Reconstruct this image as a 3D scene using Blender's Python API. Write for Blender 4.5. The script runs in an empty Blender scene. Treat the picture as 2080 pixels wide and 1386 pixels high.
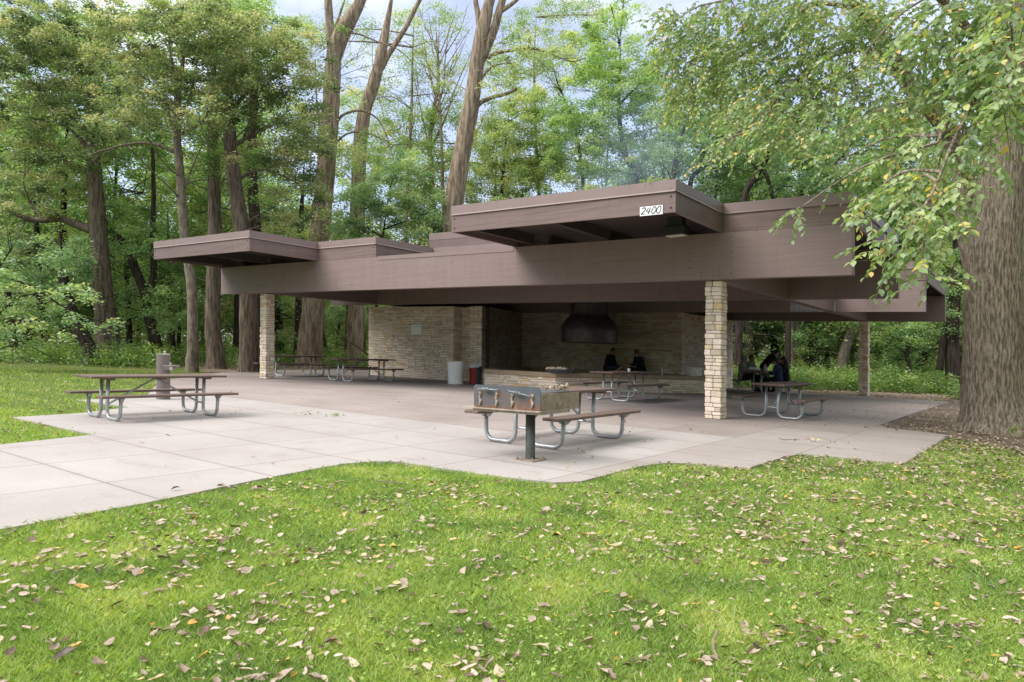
import bpy, math, random
import numpy as np
from mathutils import Vector, Matrix, noise
random.seed(7)
rng = np.random.default_rng(11)
PI = math.pi
S = bpy.context.scene
COL = S.collection

# ------------------------------------------------------------------ site frame
# X runs along the pavilion beams, Y into the site (0 = front beam face), the whole site falls about
# three per cent to the right.  The camera stands on the lawn in front of the plaza.
CAM_Y, EYE, YAW, ROLL, FOC = -14.268, 1.3, 0.6377, 0.0054, 1444.1
CYP = 710.57
GR = 0.0311
CO, SI = math.cos(YAW), math.sin(YAW)


def gz(x, y):
    """height of the ground plane"""
    return -GR * (CO * x + SI * (y - CAM_Y))


def P(u, v, d):
    """point at forward distance d that the photo shows at (u, v) of its 2080 x 1386 pixels"""
    a, b = u - 1040, v - CYP
    c, s = math.cos(ROLL), math.sin(ROLL)
    a, b = (c * a + s * b) / FOC * d, (-s * a + c * b) / FOC * d
    return Vector((CO * a - SI * d, SI * a + CO * d + CAM_Y, EYE - b))


def on_ground(u, d):
    """ground point in pixel column u at distance d"""
    p = P(u, CYP, d)
    return Vector((p.x, p.y, gz(p.x, p.y)))


# ------------------------------------------------------------------ materials
def mat(name):
    m = bpy.data.materials.new(name)
    m.use_nodes = True
    nt = m.node_tree
    for n in list(nt.nodes):
        nt.nodes.remove(n)
    out = nt.nodes.new('ShaderNodeOutputMaterial')
    return m, nt, out


def N(nt, typ, **kw):
    n = nt.nodes.new(typ)
    for k, v in kw.items():
        if k.startswith('i_'):
            key = k[2:]
            key = int(key) if key.isdigit() else key
            n.inputs[key].default_value = v
        else:
            setattr(n, k, v)
    return n


def ramp(nt, fac, stops, interp='LINEAR'):
    r = N(nt, 'ShaderNodeValToRGB')
    cr = r.color_ramp
    cr.interpolation = interp
    while len(cr.elements) < len(stops):
        cr.elements.new(0.5)
    for e, (p, c) in zip(cr.elements, stops):
        e.position = p
        e.color = (c[0], c[1], c[2], 1)
    nt.links.new(fac, r.inputs[0])
    return r.outputs[0]


def coords(nt, scale=(1, 1, 1), kind='Object'):
    tc = N(nt, 'ShaderNodeTexCoord')
    mp = N(nt, 'ShaderNodeMapping')
    mp.inputs['Scale'].default_value = scale
    nt.links.new(tc.outputs[kind], mp.inputs[0])
    return mp.outputs[0]


def noise_tex(nt, vec, scale, detail=4, rough=0.55):
    n = N(nt, 'ShaderNodeTexNoise')
    n.inputs['Scale'].default_value = scale
    n.inputs['Detail'].default_value = detail
    n.inputs['Roughness'].default_value = rough
    nt.links.new(vec, n.inputs['Vector'])
    return n.outputs[0]


def mixc(nt, fac, a, b, mode='MIX'):
    m = N(nt, 'ShaderNodeMix', data_type='RGBA', blend_type=mode)
    for sock, val in ((m.inputs[0], fac), (m.inputs[6], a), (m.inputs[7], b)):
        if isinstance(val, (int, float)):
            sock.default_value = val
        elif isinstance(val, tuple):
            sock.default_value = (*val, 1)
        else:
            nt.links.new(val, sock)
    return m.outputs[2]


def mth(nt, op, a, b=None, c=None):
    m = N(nt, 'ShaderNodeMath', operation=op)
    for i, val in enumerate((a, b, c)):
        if val is None:
            continue
        if isinstance(val, (int, float)):
            m.inputs[i].default_value = val
        else:
            nt.links.new(val, m.inputs[i])
    return m.outputs[0]


def bump(nt, h, strength=0.3, dist=0.02):
    b = N(nt, 'ShaderNodeBump')
    b.inputs['Strength'].default_value = strength
    b.inputs['Distance'].default_value = dist
    nt.links.new(h, b.inputs['Height'])
    return b.outputs[0]


def principled(nt, out, col, rough=0.7, metal=0.0, normal=None, spec=0.4):
    p = N(nt, 'ShaderNodeBsdfPrincipled')
    if isinstance(col, tuple):
        p.inputs['Base Color'].default_value = (*col, 1)
    else:
        nt.links.new(col, p.inputs['Base Color'])
    if isinstance(rough, (int, float)):
        p.inputs['Roughness'].default_value = rough
    else:
        nt.links.new(rough, p.inputs['Roughness'])
    p.inputs['Metallic'].default_value = metal
    p.inputs['Specular IOR Level'].default_value = spec
    if normal is not None:
        nt.links.new(normal, p.inputs['Normal'])
    nt.links.new(p.outputs[0], out.inputs[0])
    return p


def attr(nt, name='lv'):
    return N(nt, 'ShaderNodeAttribute', attribute_name=name).outputs['Fac']


def m_simple(name, col, rough=0.7, metal=0.0, var=0.15, scale=8.0, spec=0.4, bmp=0.0):
    m, nt, out = mat(name)
    v = coords(nt)
    n = noise_tex(nt, v, scale)
    c = ramp(nt, n, [(0.3, tuple(x * (1 - var) for x in col)), (0.7, tuple(min(1, x * (1 + var)) for x in col))])
    principled(nt, out, c, rough, metal, bump(nt, n, bmp, 0.01) if bmp else None, spec)
    return m


def m_leaf(name, stops, trans=0.4, tcol=1.25, gloss=0.06):
    """leaf material: colour by the per-leaf value, light shining through the blade"""
    m, nt, out = mat(name)
    c = ramp(nt, attr(nt), stops)
    d = N(nt, 'ShaderNodeBsdfDiffuse')
    t = N(nt, 'ShaderNodeBsdfTranslucent')
    nt.links.new(c, d.inputs[0])
    tc = mixc(nt, 1.0, c, (1.1 * tcol, 1.25 * tcol, 0.6 * tcol), 'MULTIPLY')
    nt.links.new(tc, t.inputs[0])
    mx = N(nt, 'ShaderNodeMixShader')
    mx.inputs[0].default_value = trans
    nt.links.new(d.outputs[0], mx.inputs[1])
    nt.links.new(t.outputs[0], mx.inputs[2])
    g = N(nt, 'ShaderNodeBsdfGlossy')
    g.inputs['Roughness'].default_value = 0.45
    m2 = N(nt, 'ShaderNodeMixShader')
    m2.inputs[0].default_value = gloss
    nt.links.new(mx.outputs[0], m2.inputs[1])
    nt.links.new(g.outputs[0], m2.inputs[2])
    nt.links.new(m2.outputs[0], out.inputs[0])
    return m


def m_litter(name, stops, *a):
    m = m_leaf(name, stops, *a)
    nt = m.node_tree
    r = next(n for n in nt.nodes if n.type == 'VALTORGB')
    n1 = noise_tex(nt, coords(nt), 55, 4, 0.7)
    c = mixc(nt, 0.85, r.outputs[0], ramp(nt, n1, [(0.3, (0.45, 0.40, 0.38)), (0.5, (0.9, 0.88, 0.86)), (0.7, (1.15, 1.12, 1.1))]), 'MULTIPLY')
    for l in list(r.outputs[0].links):
        if l.to_node.type in ('BSDF_DIFFUSE',):
            nt.links.new(c, l.to_socket)
    return m


def m_bark(name, a, b, vs=14.0, zs=2.2, strength=0.8):
    m, nt, out = mat(name)
    v = coords(nt, (vs, vs, zs))
    n = noise_tex(nt, v, 1.0, 6, 0.65)
    v2 = coords(nt, (1, 1, 0.6))
    n2 = noise_tex(nt, v2, 1.6, 3)
    c = ramp(nt, n, [(0.40, a), (0.60, b)])
    c = mixc(nt, mth(nt, 'MULTIPLY', n2, 0.35), c, tuple(x * 0.6 for x in b), 'MIX')
    principled(nt, out, c, 0.95, 0, bump(nt, n, strength, 0.05), 0.15)
    return m


def m_wood_paint(name, col, streak=0.22, grain=1.0):
    """brown stained, horizontally laminated timber with weather streaks"""
    m, nt, out = mat(name)
    v = coords(nt, (0.7, 0.7, 26))
    n = noise_tex(nt, v, 1.0, 5, 0.7)
    v2 = coords(nt, (0.5, 0.5, 1.2))
    n2 = noise_tex(nt, v2, 1.3, 4)
    v3 = coords(nt, (14, 14, 3))
    n3 = noise_tex(nt, v3, 1.0, 3)
    c = ramp(nt, n, [(0.28, tuple(x * (1 - streak) for x in col)), (0.5, col), (0.75, tuple(x * (1 + streak) for x in col))])
    c = mixc(nt, mth(nt, 'MULTIPLY', n2, 0.35), c, (col[0] * 1.12, col[1] * 1.1, col[2] * 1.16))
    st = noise_tex(nt, coords(nt, (5, 5, 0.35)), 1.0, 4, 0.6)
    c = mixc(nt, 0.28, c, ramp(nt, st, [(0.30, (0.74, 0.72, 0.72)), (0.48, (1, 1, 1)), (0.72, (1.16, 1.15, 1.16))]), 'MULTIPLY')
    sp = ramp(nt, n3, [(0.26, (0.62, 0.6, 0.6)), (0.36, (1, 1, 1))])
    c = mixc(nt, 0.55 * grain, c, sp, 'MULTIPLY')
    principled(nt, out, c, 0.62, 0, bump(nt, n, 0.25 * grain, 0.01), 0.35)
    return m


M = {}
M['beam'] = m_wood_paint('brown_beam_stain', (0.225, 0.166, 0.153), 0.16, 0.8)
M['board'] = m_wood_paint('rough_board_stain', (0.175, 0.123, 0.112), 0.36, 1.0)
M['cap'] = m_simple('brown_metal_flashing', (0.235, 0.172, 0.158), 0.5, 0.0, 0.05, 2.0)
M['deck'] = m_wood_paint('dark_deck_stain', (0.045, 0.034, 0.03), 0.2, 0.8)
M['roofing'] = m_simple('roof_gravel', (0.12, 0.11, 0.10), 0.95, 0, 0.3, 40)
M['bolt'] = m_simple('bolt_heads', (0.12, 0.09, 0.083), 0.6, 0.3)
M['plate'] = m_simple('pale_painted_plate', (0.40, 0.38, 0.42), 0.5, 0.1, 0.1)


def m_stone(name, dark=1.0, soot=0.0):
    m, nt, out = mat(name)
    a = attr(nt)
    c = ramp(nt, a, [(0.0, (0.30 * dark, 0.245 * dark, 0.18 * dark)), (0.25, (0.47 * dark, 0.385 * dark, 0.30 * dark)), (0.5, (0.57 * dark, 0.49 * dark, 0.425 * dark)),
                     (0.72, (0.51 * dark, 0.42 * dark, 0.36 * dark)), (0.86, (0.45 * dark, 0.36 * dark, 0.20 * dark)), (0.93, (0.48 * dark, 0.31 * dark, 0.14 * dark)), (1.0, (0.42 * dark, 0.22 * dark, 0.10 * dark))])
    v = coords(nt)
    n = noise_tex(nt, v, 22, 5, 0.7)
    n2 = noise_tex(nt, v, 4, 3)
    c = mixc(nt, 0.8, c, ramp(nt, n, [(0.25, (0.6, 0.58, 0.55)), (0.6, (1, 1, 1))]), 'MULTIPLY')
    c = mixc(nt, mth(nt, 'MULTIPLY', n2, 0.4), c, (0.52 * dark, 0.48 * dark, 0.42 * dark))
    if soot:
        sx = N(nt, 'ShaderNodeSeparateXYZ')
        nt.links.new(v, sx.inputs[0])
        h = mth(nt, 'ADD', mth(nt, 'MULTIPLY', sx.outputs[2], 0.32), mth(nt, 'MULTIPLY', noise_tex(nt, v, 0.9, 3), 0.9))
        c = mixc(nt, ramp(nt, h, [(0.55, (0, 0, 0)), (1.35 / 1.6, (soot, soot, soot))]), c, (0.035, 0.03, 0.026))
    principled(nt, out, c, 0.9, 0, bump(nt, n, 0.6, 0.015), 0.2)
    return m


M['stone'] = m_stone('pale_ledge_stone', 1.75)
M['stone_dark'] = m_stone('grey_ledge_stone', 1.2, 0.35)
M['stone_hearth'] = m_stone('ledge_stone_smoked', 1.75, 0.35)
M['mortar'] = m_simple('dark_mortar', (0.10, 0.085, 0.068), 0.95, 0, 0.2, 20)  # dark brown mortar, the same tone in every joint
M['capstone'] = m_simple('tan_concrete_cap', (0.36, 0.27, 0.19), 0.85, 0, 0.12, 6)
M['char'] = m_simple('charred_firebed', (0.05, 0.045, 0.042), 0.95, 0, 0.3, 9)
M['hood'] = m_simple('smoked_steel_hood', (0.065, 0.052, 0.055), 0.42, 0.35, 0.25, 5)
M['galv'] = m_simple('galvanised_tube', (0.42, 0.44, 0.46), 0.42, 0.55, 0.18, 18)


def m_plank(name, col):
    m, nt, out = mat(name)
    v = coords(nt, (2.5, 40, 40))
    n = noise_tex(nt, v, 1.0, 5, 0.7)
    n2 = noise_tex(nt, coords(nt), 5, 4)
    c = ramp(nt, n, [(0.3, tuple(x * 0.62 for x in col)), (0.7, tuple(x * 1.25 for x in col))])
    c = mixc(nt, mth(nt, 'MULTIPLY', n2, 0.5), c, (0.23, 0.18, 0.155))
    principled(nt, out, c, 0.7, 0, bump(nt, n, 0.35, 0.006), 0.3)
    return m


M['plank'] = m_plank('reddish_brown_plank', (0.15, 0.098, 0.080))
M['plank_dark'] = m_plank('shaded_brown_plank', (0.125, 0.08, 0.066))


def m_rust(name):
    m, nt, out = mat(name)
    v = coords(nt)
    n = noise_tex(nt, v, 7, 6, 0.65)
    n2 = noise_tex(nt, coords(nt, (16, 16, 3)), 1, 4)
    sx = N(nt, 'ShaderNodeSeparateXYZ')
    nt.links.new(v, sx.inputs[0])
    h = mth(nt, 'SUBTRACT', mth(nt, 'ADD', n, mth(nt, 'MULTIPLY', n2, 0.35)), mth(nt, 'MULTIPLY', mth(nt, 'SUBTRACT', sx.outputs[2], 0.66), 1.0))
    c = ramp(nt, h, [(0.50, (0.095, 0.108, 0.13)), (0.62, (0.13, 0.12, 0.12)), (0.70, (0.20, 0.095, 0.06)), (0.84, (0.26, 0.14, 0.095)), (0.95, (0.33, 0.25, 0.19))])
    principled(nt, out, c, 0.75, 0.1, bump(nt, n, 0.3, 0.005), 0.3)
    return m


M['rust'] = m_rust('rusted_grey_steel')
M['tray'] = m_simple('rusty_pale_tray', (0.36, 0.30, 0.25), 0.8, 0.1, 0.3, 12)
M['sidesteel'] = m_simple('burnt_pale_steel', (0.30, 0.235, 0.185), 0.75, 0.1, 0.35, 9)
M['post'] = m_simple('dark_grey_post', (0.085, 0.09, 0.085), 0.6, 0.2, 0.35, 10)
M['steel'] = m_simple('bright_worn_steel', (0.34, 0.34, 0.35), 0.4, 0.6, 0.2, 20)
M['fountain'] = m_simple('taupe_fountain_paint', (0.19, 0.155, 0.155), 0.45, 0, 0.06, 3)
M['lightsteel'] = m_simple('stainless_steel', (0.62, 0.6, 0.58), 0.3, 0.7, 0.1, 10)
M['white_plastic'] = m_simple('white_barrel_plastic', (0.90, 0.90, 0.90), 0.5, 0, 0.05, 3)
M['red_plastic'] = m_simple('red_bin_panel', (0.26, 0.02, 0.025), 0.35, 0, 0.3, 3)
M['grey_plastic'] = m_simple('charcoal_bin_plastic', (0.06, 0.06, 0.065), 0.5, 0, 0.2, 5)
M['bag'] = m_simple('clear_bin_liner', (0.45, 0.5, 0.55), 0.25, 0, 0.2, 14)
M['white_paint'] = m_simple('white_sign_paint', (0.82, 0.82, 0.82), 0.55, 0, 0.04, 6)
M['ink'] = m_simple('dark_grey_paint', (0.06, 0.08, 0.07), 0.6)
M['board_pale'] = m_simple('pale_grey_green_board', (0.86, 0.90, 0.85), 0.5, 0, 0.04, 4)
M['print'] = m_simple('grey_print', (0.30, 0.34, 0.33), 0.6)
M['black_metal'] = m_simple('black_lamp_housing', (0.02, 0.02, 0.022), 0.5)
M['lens'] = m_simple('frosted_lamp_lens', (0.6, 0.58, 0.5), 0.3)
M['firewood'] = m_simple('split_firewood', (0.36, 0.21, 0.14), 0.85, 0, 0.3, 16)
M['foil'] = m_simple('crumpled_foil_and_paper', (0.46, 0.37, 0.28), 0.5, 0.1, 0.3, 18, 0.4, 0.4)
M['panblue'] = m_simple('blue_grey_pan', (0.10, 0.12, 0.16), 0.45, 0.3)
M['bucket'] = m_simple('dull_pale_bucket', (0.62, 0.62, 0.58), 0.6, 0, 0.25, 9)
M['skin'] = m_simple('skin', (0.36, 0.21, 0.15), 0.6, 0, 0.06, 6)
M['hair'] = m_simple('dark_hair', (0.025, 0.018, 0.014), 0.6)
M['hair_brown'] = m_simple('brown_hair', (0.07, 0.035, 0.022), 0.6)
M['black_cloth'] = m_simple('black_cloth', (0.018, 0.018, 0.022), 0.85, 0, 0.2, 10, 0.2)
M['navy_cloth'] = m_simple('navy_cloth', (0.02, 0.03, 0.07), 0.85, 0, 0.2, 10, 0.2)
M['jeans'] = m_simple('blue_jeans', (0.05, 0.075, 0.13), 0.85, 0, 0.2, 12, 0.2)
M['grey_cloth'] = m_simple('grey_hooded_coat', (0.20, 0.18, 0.17), 0.9, 0, 0.3, 14, 0.2)
M['dull_cloth'] = m_simple('dull_olive_top', (0.16, 0.15, 0.12), 0.9, 0, 0.2, 10, 0.2)
M['eye'] = m_simple('dark_eye', (0.02, 0.015, 0.012), 0.3)
M['lip'] = m_simple('lip', (0.28, 0.11, 0.09), 0.5)
M['pale_item'] = m_simple('pale_plastic', (0.6, 0.58, 0.56), 0.5)
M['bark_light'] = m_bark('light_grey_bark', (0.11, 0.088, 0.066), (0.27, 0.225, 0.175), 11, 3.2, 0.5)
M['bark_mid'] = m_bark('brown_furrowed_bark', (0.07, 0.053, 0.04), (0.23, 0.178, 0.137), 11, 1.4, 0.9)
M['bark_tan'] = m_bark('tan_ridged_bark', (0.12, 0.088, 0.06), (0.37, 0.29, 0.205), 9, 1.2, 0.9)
M['bark_dark'] = m_bark('dark_brown_bark', (0.022, 0.018, 0.014), (0.075, 0.058, 0.045), 12, 1.6, 0.8)  # darkest of the brown bark tones
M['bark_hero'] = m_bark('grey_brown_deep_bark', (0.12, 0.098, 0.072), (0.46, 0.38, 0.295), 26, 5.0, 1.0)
M['twig'] = m_simple('pale_twig', (0.23, 0.18, 0.13), 0.85, 0, 0.2, 20)
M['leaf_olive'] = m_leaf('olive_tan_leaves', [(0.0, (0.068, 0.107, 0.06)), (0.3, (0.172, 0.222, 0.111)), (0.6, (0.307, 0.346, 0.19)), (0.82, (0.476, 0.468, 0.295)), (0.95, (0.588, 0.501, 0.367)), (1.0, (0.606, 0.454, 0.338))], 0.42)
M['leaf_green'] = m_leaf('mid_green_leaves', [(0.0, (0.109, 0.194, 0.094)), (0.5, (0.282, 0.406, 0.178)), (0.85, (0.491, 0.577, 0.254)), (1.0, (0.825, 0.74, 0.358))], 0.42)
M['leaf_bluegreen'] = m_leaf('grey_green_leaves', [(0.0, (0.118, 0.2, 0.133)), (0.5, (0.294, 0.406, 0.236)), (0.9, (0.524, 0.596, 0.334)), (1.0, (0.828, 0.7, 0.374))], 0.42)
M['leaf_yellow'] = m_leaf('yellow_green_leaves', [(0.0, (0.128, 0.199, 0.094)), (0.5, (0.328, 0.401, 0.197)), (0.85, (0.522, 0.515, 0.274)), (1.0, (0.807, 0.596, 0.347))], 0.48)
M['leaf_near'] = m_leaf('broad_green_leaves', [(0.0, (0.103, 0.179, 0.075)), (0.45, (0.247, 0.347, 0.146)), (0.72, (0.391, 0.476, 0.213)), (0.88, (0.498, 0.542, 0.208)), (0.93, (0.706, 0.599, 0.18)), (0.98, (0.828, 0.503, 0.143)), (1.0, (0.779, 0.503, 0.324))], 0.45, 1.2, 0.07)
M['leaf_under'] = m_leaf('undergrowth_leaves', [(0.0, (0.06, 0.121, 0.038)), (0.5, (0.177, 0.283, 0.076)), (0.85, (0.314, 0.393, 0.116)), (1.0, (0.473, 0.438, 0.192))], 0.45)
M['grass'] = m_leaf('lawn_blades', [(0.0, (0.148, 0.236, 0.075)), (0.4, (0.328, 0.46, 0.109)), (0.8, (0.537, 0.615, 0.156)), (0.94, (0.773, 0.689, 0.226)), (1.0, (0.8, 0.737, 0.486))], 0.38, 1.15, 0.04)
M['litter'] = m_litter('dead_leaves', [(0.0, (0.07, 0.045, 0.03)), (0.09, (0.14, 0.088, 0.06)), (0.2, (0.30, 0.215, 0.165)), (0.5, (0.50, 0.39, 0.325)), (0.8, (0.63, 0.51, 0.43)), (0.94, (0.58, 0.44, 0.20)), (0.975, (0.60, 0.34, 0.06)), (1.0, (0.55, 0.40, 0.10))], 0.12, 1.0, 0.05)


def m_plaza():
    """broom-finished concrete in sawn panels; the outer pour is paler than the one under the roof"""
    m, nt, out = mat('plaza_concrete')
    tc = N(nt, 'ShaderNodeTexCoord')
    sx = N(nt, 'ShaderNodeSeparateXYZ')
    nt.links.new(tc.outputs['Object'], sx.inputs[0])
    X, Y = sx.outputs[0], sx.outputs[1]

    def grid(c, off, step):
        q = mth(nt, 'DIVIDE', mth(nt, 'SUBTRACT', c, off), step)
        f = mth(nt, 'FRACT', q)
        dist = mth(nt, 'MULTIPLY', mth(nt, 'MINIMUM', f, mth(nt, 'SUBTRACT', 1.0, f)), step)
        return mth(nt, 'LESS_THAN', dist, 0.0075), mth(nt, 'FLOOR', q)
    gx, ix = grid(X, -2.67, 1.31)
    gy, iy = grid(Y, -5.22, 1.23)
    line = mth(nt, 'MAXIMUM', gx, gy)
    cv = N(nt, 'ShaderNodeCombineXYZ')
    nt.links.new(ix, cv.inputs[0])
    nt.links.new(iy, cv.inputs[1])
    wn = N(nt, 'ShaderNodeTexWhiteNoise', noise_dimensions='2D')
    nt.links.new(cv.outputs[0], wn.inputs[0])
    v = tc.outputs['Object']
    n1 = noise_tex(nt, v, 0.55, 5, 0.6)
    n2 = noise_tex(nt, v, 60, 3, 0.6)
    n3 = noise_tex(nt, coords(nt, (3, 45, 1)), 1.0, 3)
    # older warm-grey pour near the pavilion, paler pour outside it, painted tree shade on the right
    old_and_shade = mth(nt, 'MULTIPLY', mth(nt, 'GREATER_THAN', Y, -5.22), mth(nt, 'LESS_THAN', X, -6.6))
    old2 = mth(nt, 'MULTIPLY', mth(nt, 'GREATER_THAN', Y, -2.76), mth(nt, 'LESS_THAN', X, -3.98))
    old_and_shade = mth(nt, 'MAXIMUM', old_and_shade, old2)
    old_and_shade = mth(nt, 'MAXIMUM', old_and_shade, mth(nt, 'GREATER_THAN', Y, -0.3))
    old_and_shade = mth(nt, 'MAXIMUM', old_and_shade, mth(nt, 'MULTIPLY', mth(nt, 'GREATER_THAN', X, -3.98), 0.6))  # tree shade painted on the right-hand slabs by mixing in the aged tone
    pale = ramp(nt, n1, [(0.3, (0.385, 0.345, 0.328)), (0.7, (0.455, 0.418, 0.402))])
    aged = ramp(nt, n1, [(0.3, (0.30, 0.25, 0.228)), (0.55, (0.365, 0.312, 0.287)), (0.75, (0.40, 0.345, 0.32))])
    c = mixc(nt, old_and_shade, pale, aged)
    c = mixc(nt, 0.35, c, ramp(nt, wn.outputs[0], [(0, (0.86, 0.84, 0.83)), (1, (1.05, 1.05, 1.05))]), 'MULTIPLY')
    c = mixc(nt, 0.6, c, ramp(nt, n2, [(0.3, (0.86, 0.86, 0.86)), (0.7, (1.04, 1.04, 1.04))]), 'MULTIPLY')
    c = mixc(nt, 0.6, c, ramp(nt, n3, [(0.3, (0.93, 0.92, 0.91)), (0.7, (1.03, 1.03, 1.03))]), 'MULTIPLY')
    n4 = noise_tex(nt, v, 2.3, 6, 0.7)
    c = mixc(nt, ramp(nt, n4, [(0.56, (0, 0, 0)), (0.74, (0.42, 0.42, 0.42))]), c, (0.23, 0.185, 0.16))
    n5 = noise_tex(nt, v, 9.0, 5, 0.75)
    c = mixc(nt, ramp(nt, n5, [(0.66, (0, 0, 0)), (0.72, (0.35, 0.35, 0.35))]), c, (0.20, 0.17, 0.15))
    band = ramp(nt, mth(nt, 'ADD', mth(nt, 'ABSOLUTE', mth(nt, 'SUBTRACT', mth(nt, 'FRACT', mth(nt, 'DIVIDE', mth(nt, 'SUBTRACT', Y, -5.22), 1.23)), 0.5)), mth(nt, 'MULTIPLY', n4, 0.12)), [(0.50, (0, 0, 0)), (0.58, (0.22, 0.22, 0.22))])
    c = mixc(nt, band, c, (0.25, 0.205, 0.18))
    c = mixc(nt, mth(nt, 'MULTIPLY', line, 0.75), c, (0.16, 0.13, 0.115))
    h = mth(nt, 'SUBTRACT', mth(nt, 'MULTIPLY', mth(nt, 'ADD', n2, n3), 0.12), mth(nt, 'MULTIPLY', line, 1.0))
    principled(nt, out, c, 0.9, 0, bump(nt, h, 0.35, 0.008), 0.25)
    return m


def m_ground(name, stops, scale=3.0, fine=45):
    m, nt, out = mat(name)
    v = coords(nt)
    n1 = noise_tex(nt, v, scale, 6, 0.7)
    n2 = noise_tex(nt, v, fine, 3, 0.7)
    c = ramp(nt, n1, stops)
    c = mixc(nt, 0.9, c, ramp(nt, n2, [(0.3, (0.45, 0.45, 0.45)), (0.65, (1.1, 1.1, 1.1))]), 'MULTIPLY')
    principled(nt, out, c, 0.95, 0, bump(nt, n2, 0.8, 0.03), 0.1)
    return m


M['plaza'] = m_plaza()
M['lawn'] = m_ground('lawn_soil_and_thatch', [(0.25, (0.10, 0.13, 0.04)), (0.5, (0.15, 0.20, 0.05)), (0.75, (0.20, 0.21, 0.08))])
M['floor'] = m_ground('forest_floor_litter', [(0.3, (0.12, 0.092, 0.066)), (0.5, (0.24, 0.185, 0.14)), (0.7, (0.34, 0.265, 0.20))], 1.2, 22)


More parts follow.
